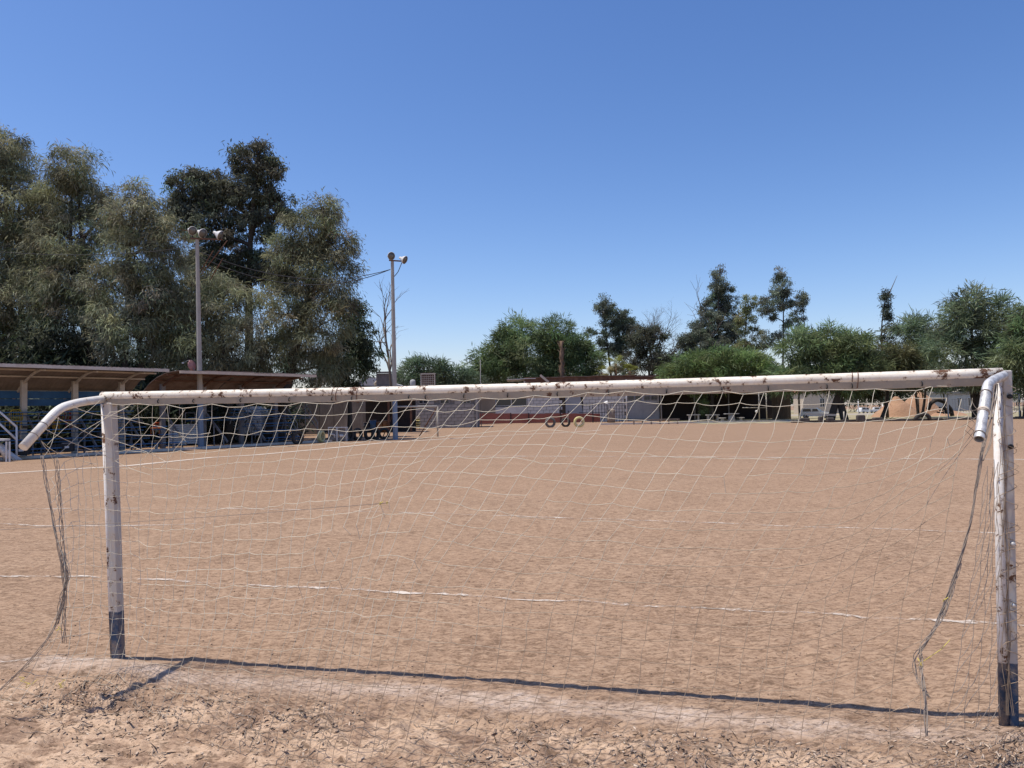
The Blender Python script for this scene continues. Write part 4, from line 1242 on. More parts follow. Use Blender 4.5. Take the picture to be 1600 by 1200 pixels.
# whitish slatted boards in the sun
D = 51.; t_ = thing('board_stack', P(288, 694, D), 'sunlit stack of pale boards under the rusty roof', 'boards')
for k in range(10):
    mb = MB(); mb.box(P(289 + random.uniform(-1, 1), 692 - k * 3.1, D + k * .12), (2.0, .26, .105), rz=.12 + random.uniform(-.02, .02)); mb.build('board', M['white'], t_)
# satellite dish on rusty roof
c = P(300, 571, 55); t_ = thing('satellite_dish', c, 'pinkish satellite dish turned edge-on above the rusty roof', 'satellite dish')
dv = Vector((.93, -.32, .15)).normalized()
mb = MB(); mb.lathe(c, dv, [(0.001, .12), (.15, .10), (.30, .05), (.42, .0), (.42, -.015), (.28, .03), (.001, .09)], 18); mb.build('dish', M['pink'], t_)
mb = MB(); mb.tube([c, c - UZ * .45 + dv * .25, P(305, 583, 55)], .03, 5); mb.build('mast', M['steel'], t_)
mb = MB(); mb.tube([c + UZ * .36, c - dv * .35 + UZ * .46, P(287, 567, 55)], .02, 5); mb.build('arm', M['galv'], t_)
mb = MB(); mb.box(P(286, 567, 55), (.14, .1, .1)); mb.build('receiver', M['white'], t_)
# white trailer stored under the right stand
c = G(362, 694) + Vector((0, 3.2, 0)); D = c.y
t_ = thing('horse_trailer', Vector((c.x, D, 0)), 'pale ribbed trailer parked in the shade of the rusty stand', 'trailer')
xl = XatD(312, D); xr = XatD(408, D)
prof = [(xl, .55), (xr - .1, .55), (xr, .8), (xr, 2.35), (xr - .12, 2.65), (xr - .4, 2.85), (xl, 2.85)]
mb = MB()
vs = [(x, D, z) for x, z in prof] + [(x, D + 1.9, z) for x, z in prof]; n = len(prof)
mb.add(vs, [tuple(range(n)), tuple(reversed(range(n, 2 * n)))] + [((i + 1) % n, i, n + i, n + (i + 1) % n) for i in range(n)]); mb.build('body', M['white'], t_)
mb = MB()
for k in range(7): mb.box(((xl + xr) / 2, D - .02, .8 + k * .27), (xr - xl - .2, .05, .07))
mb.build('ribs', M['white'], t_)
def wheel(c, ax, r, w, root, tname='wheel'):
    mb = MB(); mb.lathe(c, ax, [(r * .55, -w / 2), (r * .9, -w / 2), (r, -w * .3), (r, w * .3), (r * .9, w / 2), (r * .55, w / 2)], 20, closed=True)
    wo_ = mb.build(tname, M['tyre'], root)
    mb = MB(); mb.lathe(c, ax, [(.001, -w * .2), (r * .5, -w * .3), (r * .56, -w * .4), (r * .56, w * .4), (.001, w * .3)], 14); mb.build('rim', M['steel'], wo_)
for px in (352, 372): wheel(Vector((XatD(px, D), D - .05, .38)), Vector((0, 1, 0)), .38, .22, t_)
mb = MB(); mb.beam((xl - 1.2, D + .95, .55), (xl, D + .95, .6), .12, .12); mb.build('tow_bar', M['steelrust'], t_)

# ------------------------------------------------------------------ light poles
def light_pole(px, py, top, label, lamps, thick, extra_top=0):
    b = G(px, py); D = b.y; tp = P(top[0], top[1], D)
    root = thing('light_pole', Vector((b.x, D, 0)), label, 'light pole', 'light poles by the touchline')
    zb = 3.55
    axis = tp - b
    f = zb / tp.z
    mb = MB(); mb.tube([b - UZ * .3, b.lerp(tp, f)], [thick * .5, thick * .5 * (1 - .4 * f)], 8, smooth=False); mb.build('painted_base', M['bluepole'], root)
    mb = MB(); mb.tube([b.lerp(tp, f + .0002), tp], [thick * .5 * (1 - .4 * f), thick * .30], 8, smooth=False); mb.build('shaft', M['concpole'], root)
    xs_ = [P(l[0], l[1], D).x for l in lamps]
    zc = tp.z + .05
    mb = MB(); mb.beam((min(xs_) - .2, D - .1, zc), (max(xs_) + .1, D - .1, zc - .12), .10, .10); mb.build('cross_arm', M['steelrust'], root)
    for (lx, ly, dx, dy, dz_, rr) in lamps:
        c = P(lx, ly, D) + Vector((0, -.25, 0)); dv = Vector((dx, dy, dz_)).normalized()
        mb = MB(); mb.lathe(c, dv, [(.001, -.50), (.10, -.50), (.12, -.34), (rr * .55, -.26), (rr * .9, -.10), (rr, .0), (rr + .02, .01), (rr + .02, .04), (rr, .05)], 18)
        fl = mb.build('floodlight', M['white'], root)
        mb = MB(); mb.lathe(c, dv, [(.001, .035), (rr * .98, .03), (rr * .98, .01), (.001, .01)], 18); mb.build('lens', M['lens'], fl)
        mb = MB(); mb.beam(c - dv * .3, Vector((c.x, D - .1, zc - .04)), .06, .06); mb.build('bracket', M['dark'], fl)
    return root, b, tp
p1, b1_, t1_ = light_pole(314, 700, (308, 374), 'first light pole, left of the pair, with three floodlights and blue foot',
    [(303, 362, .72, -.6, -.35, .29), (319, 366, .82, -.45, -.4, .31), (346, 369, .95, -.08, -.5, .32)], .42)
p2, b2_, t2_ = light_pole(618, 687, (613, 408), 'second light pole, right of the pair, with two floodlights against the sky',
    [(612, 401, .6, -.8, -.2, .31), (633, 407, .85, -.35, -.45, .32)], .42)
mb = MB(); mb.beam(P(284, 359, t1_.y), P(300, 361, t1_.y), .08, .05); mb.build('cross_arm', M['steelrust'], p1)
for (x0, y0, x1, y1) in ((313, 425, 333, 392), (315, 428, 355, 376), (328, 438, 348, 404)):
    mb = MB(); mb.tube([P(x0, y0, t1_.y), P(x1, y1, t1_.y - 1.)], .035, 4); mb.build('stay', M['steelrust'], p1)
mb = MB(); mb.tube(arcpts([P(628, 410, t2_.y), P(622, 425, t2_.y), P(616, 432, t2_.y)], 4), .03, 4); mb.build('cable_loop', M['wire'], p2)
def sag(a, b, s, n=16): return [a.lerp(b, k / n) - UZ * (s * 4 * (k / n) * (1 - k / n)) for k in range(n + 1)]
for k, dz in enumerate((0, .35)):
    mb = MB(); mb.tube(sag(P(610, 421, t2_.y), P(309, 392, t1_.y) - UZ * dz, 1.3 + .3 * k), .028, 4)
    tag(mb.build('overhead_cable', M['wire']), ('upper' if k == 0 else 'lower') + ' cable strung between the two light poles', 'cable')
mb = MB(); mb.tube(sag(P(309, 384, t1_.y), P(-60, 388, t1_.y - 8), .5), .018, 4)
tag(mb.build('overhead_cable', M['wire']), 'cable running left from the first light pole across the tamarisks', 'cable')

# ------------------------------------------------------------------ dead palm trunk
D = 131.; a = P(879, 600, D); a.z = 0; b = P(877, 533, D)
t_ = thing('dead_palm', a, 'tall shaggy dead palm trunk without a crown', 'palm tree')
mb = MB(); mb.tube([a.lerp(b, k / 14) + Vector((random.uniform(-.08, .08), 0, 0)) for k in range(15)], [.55 + .14 * math.sin(k * 2.3) - .018 * k for k in range(15)], 9); mb.build('trunk', M['palmtrunk'], t_)
mb = MB()
for k in range(60):
    t = random.uniform(.3, 1.0); p = a.lerp(b, t); an = random.uniform(0, 6.28); d = Vector((math.cos(an), math.sin(an), 0))
    mb.beam(p + d * .4, p + d * random.uniform(.6, .85) + UZ * random.uniform(.3, .7), .12, .05)
mb.build('leaf_stubs', M['palmtrunk'], t_)

# ------------------------------------------------------------------ tyres
def tyre(px, py, r, w, ax, mat, label, D=None, lean=0.):
    g = G(px, py) if D is None else P(px, py, D)
    c = Vector((g.x, g.y, r * .95)); n = 24
    prof = [(r * .58, -w * .32), (r * .70, -w * .5), (r * .93, -w * .48), (r, -w * .30), (r, w * .30), (r * .93, w * .48), (r * .70, w * .5), (r * .58, w * .32), (r * .64, w * .1), (r * .64, -w * .1)]
    root = thing('tyre', Vector((g.x, g.y, 0)), label, 'tyre', 'tyres set upright round the field')
    mb = MB(); mb.lathe(c, ax, prof, n, closed=True); mb.build('casing', mat, root)
    az = Vector(ax).normalized(); s_ = az.cross(UZ).normalized(); t2 = az.cross(s_)
    mb = MB()
    for k in range(30):
        an = 2 * math.pi * k / 30; d = s_ * math.cos(an) + t2 * math.sin(an)
        mb.box(c + d * (r + .006) + az * (w * .14 * (1 if k % 2 else -1)), (w * .30, r * .11, .022), axes=(az, az.cross(d), d))
    mb.build('tread', mat, root)
F1 = (.75, -.6, 0); F2 = (.3, -.95, 0); F3 = (.1, -1, 0)
for (x, y, r, ax, m, lab) in [
 (465, 694, .48, F1, 'tyre', 'leftmost black tyre, standing under the end of the rusty stand'),
 (502, 691, .46, (.95, -.2, 0), 'paleyellow', 'pale yellow painted tyre seen nearly edge-on left of the white frames'),
 (510, 689, .46, F1, 'tyre', 'black tyre touching the left white frame'),
 (545, 689, .48, F1, 'tyre', 'black tyre just right of the white frames'),
 (559, 688, .50, (.85, -.5, 0), 'tyre', 'black tyre second right of the white frames'),
 (577, 687, .50, F1, 'tyre', 'black tyre third right of the white frames'),
 (587, 687, .48, (.9, -.4, 0), 'tyre', 'black tyre overlapping the last one of the row'),
 (600, 686, .48, F2, 'tyre', 'black tyre nearest to the second light pole'),
 (860, 668, .64, F3, 'tyregrey', 'grey tyre left of three by the red fence'),
 (884, 667, .58, F3, 'tyre', 'dark brown tyre middle of three by the red fence'),
 (905, 667.5, .66, F3, 'paleyellow', 'yellow painted tyre by the red fence')]:
    tyre(x, y, r, .30 if y > 680 else .38, ax, M[m], lab)
# white frames with plastic between the tyres
g = G(527, 690); 
for k, (x0, x1) in enumerate(((513, 525.5), (527, 540.5))):
    D = g.y; t_ = thing('white_stand', Vector((XatD((x0 + x1) / 2, D), D, 0)), ('left' if k == 0 else 'right') + ' white metal frame holding crumpled plastic among the black tyres', 'frame', 'white frames among the tyres')
    xa, xb = XatD(x0, D), XatD(x1, D); z1 = P(x0, 668, D).z
    mb = MB()
    for x in (xa, xb):
        for y in (D, D + .5): mb.beam((x, y, 0), (x, y, z1), .05, .05)
    mb.build('legs', M['white'], t_)
    mb = MB(); mb.box(((xa + xb) / 2, D + .25, z1), (xb - xa + .06, .58, .05)); mb.build('top', M['white'], t_)
    mb = MB(); mb.box(((xa + xb) / 2, D + .3, z1 * .48), (xb - xa - .1, .36, z1 * .8), bev=.04); mb.build('panel', M['steel'], t_)
    mb = MB(); c = Vector(((xa + xb) / 2, D + .07, z1 * .42)); pts = [c + Vector((random.uniform(-.2, .2), random.uniform(-.05, .05), random.uniform(-.15, .15))) for _ in range(6)]
    mb.tube(arcpts(pts, 2), .07, 5); mb.build('plastic', M['white'], t_)

# ------------------------------------------------------------------ small far goal
gp1 = G(684, 683); gp0 = G(620, 686.5); ztop = P(684, 635, gp1.y).z
t_ = thing('small_goal', gp0, 'small pale football goal standing side-on beside the second light pole', 'goal')
for p_ in (gp0, gp1):
    mb = MB(); mb.tube([p_ - UZ * .1, p_ + UZ * ztop], .075, 8); mb.build('goalpost', M['cream'], t_)
mb = MB(); mb.tube([gp0 + UZ * ztop, gp1 + UZ * ztop], .075, 8); mb.build('crossbar', M['cream'], t_)
for p_, q_ in ((gp1, G(655, 682)), (gp0, G(598, 683))):
    mb = MB(); mb.tube([p_ + UZ * ztop, q_], .05, 6); mb.build('back_stay', M['steelrust'], t_)

# ------------------------------------------------------------------ middle buildings
def block_wall(root, x0, x1, D, z0, z1, bw_, bh_, mat, holes=()):
    """running bond of blocks standing 2 cm proud of the mortar bed behind them"""
    full = MB().box((0, 0, 0), (bw_ - .05, .12, bh_ - .045)); 
    me = bpy.data.meshes.new('concrete_block'); me.from_pydata(full.v, [], full.f); me.materials.append(mat)
    half = MB().box((0, 0, 0), (bw_ / 2 - .05, .12, bh_ - .045))
    mh = bpy.data.meshes.new('concrete_block_half'); mh.from_pydata(half.v, [], half.f); mh.materials.append(mat)
    og = ORIGIN[root.name]
    nr = int(round((z1 - z0) / bh_))
    for r in range(nr):
        z = z0 + (r + .5) * bh_
        x = x0 - (bw_ / 2 if r % 2 else 0)
        while x < x1 - .01:
            cx = x + bw_ / 2; m_ = me
            if x < x0 - .01: cx = x + bw_ * .75; m_ = mh
            elif x + bw_ > x1 + .01: cx = x + bw_ * .25; m_ = mh
            hw = bw_ / 2 if m_ is me else bw_ / 4
            if not any(cx + hw > a_ + .05 and cx - hw < b_ - .05 and z + bh_ / 2 > c_ + .05 and z - bh_ / 2 < d_ - .05 for a_, b_, c_, d_ in holes):
                o = bpy.data.objects.new('concrete_block', m_); COL.objects.link(o); o.parent = root
                o.location = (cx - og.x, D - .05 + random.uniform(-.012, .012) - og.y, z - og.z)
            x += bw_
def window(root, x0, x1, z0, z1, D, frame='steel', mull=1, inset=.0):
    mb = MB(); w = .09; y = D - .07 + inset
    mb.box(((x0 + x1) / 2, y, z0), (x1 - x0, .14, w)); mb.box(((x0 + x1) / 2, y, z1), (x1 - x0, .14, w))
    for k in range(mull + 2):
        x = x0 + (x1 - x0) * k / (mull + 1); mb.box((x, y + .004, (z0 + z1) / 2), (w, .13, z1 - z0 - w))
    f = mb.build('window', M[frame], root)
    mb = MB(); mb.box(((x0 + x1) / 2, y + .03, (z0 + z1) / 2), (x1 - x0 - .05, .02, z1 - z0 - .05)); mb.build('pane', M['glass'], f)
# grey block building
D = 97.; xa = XatD(642, D); xb = XatD(746, D); H = P(700, 606, D).z
t_ = thing('block_building', Vector(((xa + xb) / 2, D, 0)), 'grey concrete block building with three small high windows', 'building')
wins = []
for (p0, p1_) in ((655, 668), (688, 702), (724, 735)): wins.append((XatD(p0, D), XatD(p1_, D), P(p0, 630.5, D).z, P(p0, 622.5, D).z))
mb = MB(); mb.box(((xa + xb) / 2, D + 3.1, H / 2), (xb - xa, 6.2, H)); mb.build('wall', M['mortar'], t_)
block_wall(t_, xa, xb, D, 0, H, .88, .44, M['block'], wins)
for w_ in wins: window(t_, *w_, D, 'conc')
mb = MB(); mb.box(((xa + xb) / 2, D + 3.0, H + .1), (xb - xa + .4, 6.9, .2)); mb.build('roof', M['conc'], t_)
mb = MB(); mb.box((xb - .1, D - .2, H / 2), (.25, .16, H)); mb.build('pillar', M['conc'], t_)
ROOFZ = H + .2
# coolers etc. on the roof
def cooler(x0, x1, ytop, ybot, D, label, grid, mat):
    a = P(x0, ybot, D); b = P(x1, ytop, D); w = b.x - a.x; c = Vector(((a.x + b.x) / 2, D + w * .5, ROOFZ))
    z1 = b.z
    t = thing('air_cooler', c, label, 'air cooler')
    mb = MB(); mb.box((c.x, c.y, (ROOFZ + z1) / 2), (w * .94, w * .94, z1 - ROOFZ - .05)); mb.build('body', M['steelrust'] if grid else M['steel'], t)
    mb = MB(); y = D - .02
    for x in (a.x, b.x): mb.box((x, y, (ROOFZ + z1) / 2), (.12, .12, z1 - ROOFZ))
    mb.box((c.x, y, z1 + .06), (w + .12, .12, .12)); mb.box((c.x, y, ROOFZ + .06), (w - .14, .1, .12)); mb.build('frame', M[mat], t)
    mb = MB(); mb.box((c.x, c.y, z1 + .16), (w * 1.04, w * 1.04, .05)); mb.build('top', M[mat], t)
    if grid:
        for k in range(1, 7): mb = MB(); mb.box((a.x + w * k / 7, y + .02, (ROOFZ + z1) / 2), (.05, .05, z1 - ROOFZ - .2)); mb.build('bar', M['cloth'], t)
        for k in range(1, 6): mb = MB(); mb.box((c.x, y + .06, ROOFZ + (z1 - ROOFZ) * k / 6), (w - .15, .03, .05)); mb.build('bar', M['cloth'], t)
cooler(658, 679, 585, 603, 97.5, 'box cooler with gridded front on the block building roof', True, 'cloth')
c = P(645, 598, 98); mb = MB(); mb.lathe(Vector((c.x, 98, ROOFZ)), UZ, [(.001, 0), (.3, 0), (.36, .3), (.38, .7), (.30, .95), (.001, 1.05)], 14)
tag(mb.build('water_jug', M['garage']), 'pale round jug standing on the roof beside the gridded cooler', 'jug')
c = P(751, 600, 100); mb = MB(); mb.tube([(c.x, 100, 0), (c.x, 100, P(751, 562, 100).z)], .055, 6)
tag(mb.build('antenna_mast', M['steel']), 'thin bare mast in front of the wide mesquite', 'mast')

# white roofed house left of it and things before it
D = 88.; t_ = thing('white_roof_house', Vector((XatD(575, D), D, 0)), 'low house with bright white pitched roof behind the second light pole', 'house')
x0, x1 = XatD(540, D), XatD(640, D); ze = P(600, 603, D).z
mb = MB(); mb.box(((x0 + x1) / 2, D + 2, ze / 2), (x1 - x0, 4, ze)); mb.build('wall', M['stain'], t_)
rp0, rp1, rp2 = P(556, 602, D), P(570, 586, D), P(634, 604, D)
mb = MB(); mb.add([rp0, rp1, rp2] + [v + Vector((0, 4.4, .0)) for v in (rp0, rp1, rp2)] , [(0, 2, 1), (3, 4, 5), (0, 1, 4, 3), (1, 2, 5, 4), (2, 0, 3, 5)]); mb.build('roof', M['white'], t_)
ROOFZ = P(600, 604, 80).z
cooler(589, 611, 583, 603, 80, 'grey box cooler left of the second light pole', False, 'steel')
t2b = thing('shed', Vector((XatD(600, 80), 80, 0)), 'dark open shed with barrels behind the second light pole', 'shed')
xa, xb = XatD(560, 80), XatD(642, 80)
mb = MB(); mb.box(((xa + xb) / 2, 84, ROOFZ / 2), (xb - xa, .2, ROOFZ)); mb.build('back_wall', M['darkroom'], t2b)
mb = MB(); mb.box(((xa + xb) / 2, 81.9, ROOFZ - .08), (xb - xa + .3, 4.4, .16)); mb.build('roof', M['conc'], t2b)
for x in (xa, XatD(607, 80), xb):
    mb = MB(); mb.box((x, 80.1, (ROOFZ - .16) / 2), (.2, .2, ROOFZ - .16)); mb.build('post', M['steelrust'], t2b)
mb = MB(); pts = [P(586 + 3.2 * k, 601 - random.uniform(0, 6), 80.6) for k in range(8)]
mb.tube(arcpts(pts, 2), [.30] * len(arcpts(pts, 2)), 6); tag(mb.build('tarpaulin', M['cloth']), 'crumpled pale tarpaulin heaped on the shed roof', 'tarpaulin')
def barrel(px, py, mat, label, D=80.5, r=.36, h=1.0):
    x = XatD(px, D); mb = MB(); c = Vector((x, D, 0))
    t = thing('barrel', c, label, 'barrel', 'barrels in the dark shed')
    mb.lathe(c, UZ, [(.001, .02), (r, .0), (r, h * .32), (r + .02, h * .34), (r, h * .36), (r, h * .64), (r + .02, h * .66), (r, h * .68), (r, h), (.001, h - .03)], 14); mb.build('drum', mat, t)
    mb = MB(); mb.lathe(c + UZ * h, UZ, [(r - .03, -.01), (r + .02, -.01), (r + .02, .03), (r - .03, .03)], 14, closed=True); mb.build('rim', M['steel'], t)
barrel(583, 670, M['bluebarrel'], 'tall blue barrel in the dark shed', h=1.35)
barrel(593, 670, M['brownbarrel'], 'left rusty orange barrel in the shed', h=1.15)
barrel(602, 670, M['brownbarrel'], 'rusty barrel close behind the second pole', h=1.3)
barrel(573, 670, M['dark'], 'black barrel left of the blue barrel', h=1.1)
# stained wall behind the tyres
D = 78.; xa, xb = XatD(455, D), XatD(566, D); H = 3.6
t_ = thing('stained_wall', Vector(((xa + xb) / 2, D, 0)), 'streaked grey concrete wall in tree shade behind the tyre row', 'wall')
n = 5
for k in range(n):
    w = (xb - xa) / n; mb = MB(); mb.box((xa + w * (k + .5), D + .1, H / 2 + random.uniform(-.03, .03)), (w - .05, .22, H)); mb.build('wall_panel', M['stain'], t_)
mb = MB(); mb.box(((xa + xb) / 2, D + .15, H + .12), (xb - xa, .3, .12)); mb.build('coping', M['conc'], t_)
# yellow chair stack by the block building
for k, (px, h, mt) in enumerate(((640, 1.35, 'paleyellow'), (652, 1.5, 'paleyellow'))):
    D = 86.; x = XatD(px, D); t = thing('chair_stack', Vector((x, D, 0)), ('left lower' if k == 0 else 'right taller') + ' stack of worn yellow seats by the block wall', 'chair stack', 'yellow seat stacks')
    for j in range(4):
        mb = MB(); z = .3 + j * .28; mb.box((x + random.uniform(-.05, .05), D, z), (.62, .55, .08), bev=.02); mb.build('seat', M[mt], t)
        mb = MB(); mb.box((x, D + .27, z + .3), (.58, .06, .42), bev=.015); mb.build('backrest', M[mt] if j != 3 else M['cloth'], t)
        for sx in (-1, 1):
            mb = MB(); mb.beam((x + sx * .26, D - .2, z - .06), (x + sx * .3, D - .24, max(.0, z - .3)), .05, .05); mb.build('leg', M['steel'], t)
# second building behind the red fence
D = 121.
t_ = thing('workshop_building', Vector((XatD(890, D), D, 0)), 'long low workshop with tan wall, pale block wall and rusty flat roof', 'building')
X = lambda p_: XatD(p_, D)
HB = P(880, 598, D).z
mb = MB(); mb.box(((X(746) + X(774)) / 2, D + .2, HB / 2), (X(774) - X(746), .4, HB)); mb.build('wall', M['tan'], t_)
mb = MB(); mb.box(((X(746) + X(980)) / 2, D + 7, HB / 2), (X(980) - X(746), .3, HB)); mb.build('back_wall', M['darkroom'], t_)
mb = MB(); mb.box(((X(824) + X(875)) / 2, D + .2, HB / 2), (X(875) - X(824), .3, HB)); mb.build('wall', M['mortar'], t_)
block_wall(t_, X(824), X(875), D, 0, HB, 1.04, .52, M['blockpale'])
mb = MB(); mb.box(((X(911) + X(976)) / 2, D + .2, HB / 2), (X(976) - X(911), .3, HB)); mb.build('wall', M['mortar'], t_)
block_wall(t_, X(911), X(976), D, 0, HB, 1.04, .52, M['blockpale'])
mb = MB(); mb.box(((X(875) + X(911)) / 2, D + .5, HB / 2), (X(911) - X(875), .1, HB)); mb.build('wall', M['brownwall'], t_)
dz0, dz1 = 0, P(890, 618, D).z
vs = [(X(884), D + .2, .1), (X(913), D + .1, .1), (X(907), D + .15, dz1), (X(884), D + .25, dz1)]
mb = MB(); mb.add(vs + [(x, y + .12, z) for x, y, z in vs], [(0, 1, 2, 3), (7, 6, 5, 4), (1, 0, 4, 5), (2, 1, 5, 6), (3, 2, 6, 7), (0, 3, 7, 4)]); dr_ = mb.build('door', M['garage'], t_)
mb = MB(); mb.box((X(888), D + .14, dz1 * .4), (.1, .12, .3)); mb.build('handle', M['dark'], dr_)
window(t_, X(775), X(823), P(800, 634, D).z, P(800, 619, D).z, D, 'white', 1, .3)
mb = MB(); mb.box(((X(774) + X(824)) / 2, D + .2, HB - .4), (X(824) - X(774), .3, .8)); mb.build('lintel', M['tan'], t_)
mb = MB(); mb.box(((X(774) + X(824)) / 2, D + .25, P(800, 636, D).z / 2), (X(824) - X(774), .3, P(800, 636, D).z)); mb.build('low_wall', M['blockpale'], t_)
# rusty flat roof with pale sheet at its left end
za = P(793, 594, D).z; nb = 12
for k in range(nb):
    a = X(793) + (X(1058) - X(793)) * k / nb; b = X(793) + (X(1058) - X(793)) * (k + 1) / nb
    pm_ = 793 + (1058 - 793) * (k + .5) / nb
    z = P(pm_, float(np.interp(pm_, [793, 857, 973, 1058], [593, 589, 586, 590])), D - 1.4).z - .12 - .05 * (k % 2)
    mb = MB(); mb.box(((a + b) / 2, D + 3, z + .1), (b - a + .08, 9, .09)); mb.build('roof_sheet', M['white'] if k < 2 else M['roofb'], t_)
mb = MB(); mb.box(((X(820) + X(1050)) / 2, D - 1.2, za - .05), (X(1050) - X(820), .2, .8)); mb.build('roof_beam', M['steelrust'], t_)
for px in (820, 857, 978):
    mb = MB(); mb.box((X(px), D - 1.2, za - .6), (.25, .22, .7)); mb.build('bracket', M['cloth'], t_)
mb = MB(); mb.beam(P(844, 586, D - 2), P(857, 597, D - 2), .12, .35); tag(mb.build('loose_plank', M['cloth']), 'pale plank lying aslant on the edge of the rusty roof', 'plank')
# grey garage doors
t_g = thing('garage_block', Vector((X(1005), D, 0)), 'grey garage front with two ribbed doors and a row of small panes', 'garage')
za_, zb_ = 0, P(1000, 614, D).z
mb = MB(); mb.box(((X(978) + X(1030)) / 2, D + 2.2, zb_ / 2 + .3), (X(1031) - X(978), 4, zb_ + .6)); mb.build('wall', M['garage'], t_g)
for (a, b) in ((981, 1003), (1006, 1028)):
    zt = P(a, 626, D).z
    nn = 8
    for k in range(nn):
        mb = MB(); h = zt / nn; mb.box(((X(a) + X(b)) / 2, D + .14, h * (k + .5)), (X(b) - X(a), .1, h - .06)); mb.build('door_panel', M['garage'], t_g)
    for j in range(2):
        xx0 = X(a) + (X(b) - X(a)) * j / 2 + .12; xx1 = X(a) + (X(b) - X(a)) * (j + 1) / 2 - .12
        window(t_g, xx0, xx1, zt + .12, P(a, 619, D).z, D + .2, 'steel', 0)
mb = MB(); mb.tube([(X(977), D - 1.4, 0), (X(977), D - 1.4, za - .3)], .10, 8); tag(mb.build('white_post', M['white']), 'tall white post left of the garage doors holding up the roof edge', 'post')
# red corrugated fence
D = 115.; X2 = lambda p_: XatD(p_, D)
t_ = thing('red_fence', Vector((X2(840), D, 0)), 'low red corrugated sheet fence in front of the workshop', 'fence')
ed = [745, 770, 798, 827, 851, 876, 901, 926, 937]
for k, (a, b) in enumerate(zip(ed, ed[1:])):
    z0_, z1_ = .12, P(a, 646.5, D).z + random.uniform(-.06, .06)
    rows = []
    nz = 15
    for i in range(nz):
        z = z0_ + (z1_ - z0_) * i / (nz - 1); yy = D + (.05 if i % 2 else 0) + (.004 if k % 2 else 0)
        rows.append([(X2(a), yy, z), (X2(b) + .05, yy, z)])
    mb = MB(); mb.sheet(rows); mb.build('fence_sheet', M['redsheet'], t_)
for px in (745, 798, 826, 876, 926):
    mb = MB(); mb.box((X2(px), D - .1, P(px, 636 if px > 860 else 645, D).z / 2), (.14, .12, P(px, 636 if px > 860 else 645, D).z)); mb.build('post', M['dark'], t_)
# iron railing right of it
t_ = thing('iron_railing', Vector((X2(948), D, 0)), 'black iron railing between the red fence and white post', 'railing')
zt = P(950, 631, D).z
for k in range(12):
    x = X2(922 + k * 4.6); mb = MB(); mb.beam((x, D + .3, 0), (x, D + .3, zt), .06, .06); mb.build('bar', M['dark'], t_)
for z in (zt, zt * .55): mb = MB(); mb.beam((X2(905), D + .35, z), (X2(974), D + .35, z), .06, .08); mb.build('rail', M['dark'], t_)
# bundle and lampshade
c = G(955, 664); c.y = 113; c.x = XatD(955, 113)
mb = MB(); mb.lathe(Vector((c.x, 113, 0)), UZ, [(.001, 0), (.55, 0), (.62, .5), (.52, 1.2), (.58, 1.9), (.3, 2.1), (.001, 2.0)], 10); tag(mb.build('reed_bundle', M['wood']), 'upright pale reed bundle against the iron railing', 'bundle')
c = P(948, 629, 112.5); t_ = thing('white_lamp', Vector((c.x, c.y, 0)), 'white cone lamp on a thin post before the pale block wall', 'lamp')
mb = MB(); mb.lathe(c, Vector((.5, 0, 1)).normalized(), [(.42, -.2), (.40, -.12), (.12, .25), (.001, .28), (.001, .2), (.36, -.2)], 12); mb.build('shade', M['white'], t_)
mb = MB(); mb.tube([(c.x, c.y, 0), c], .04, 5); mb.build('stem', M['dark'], t_)
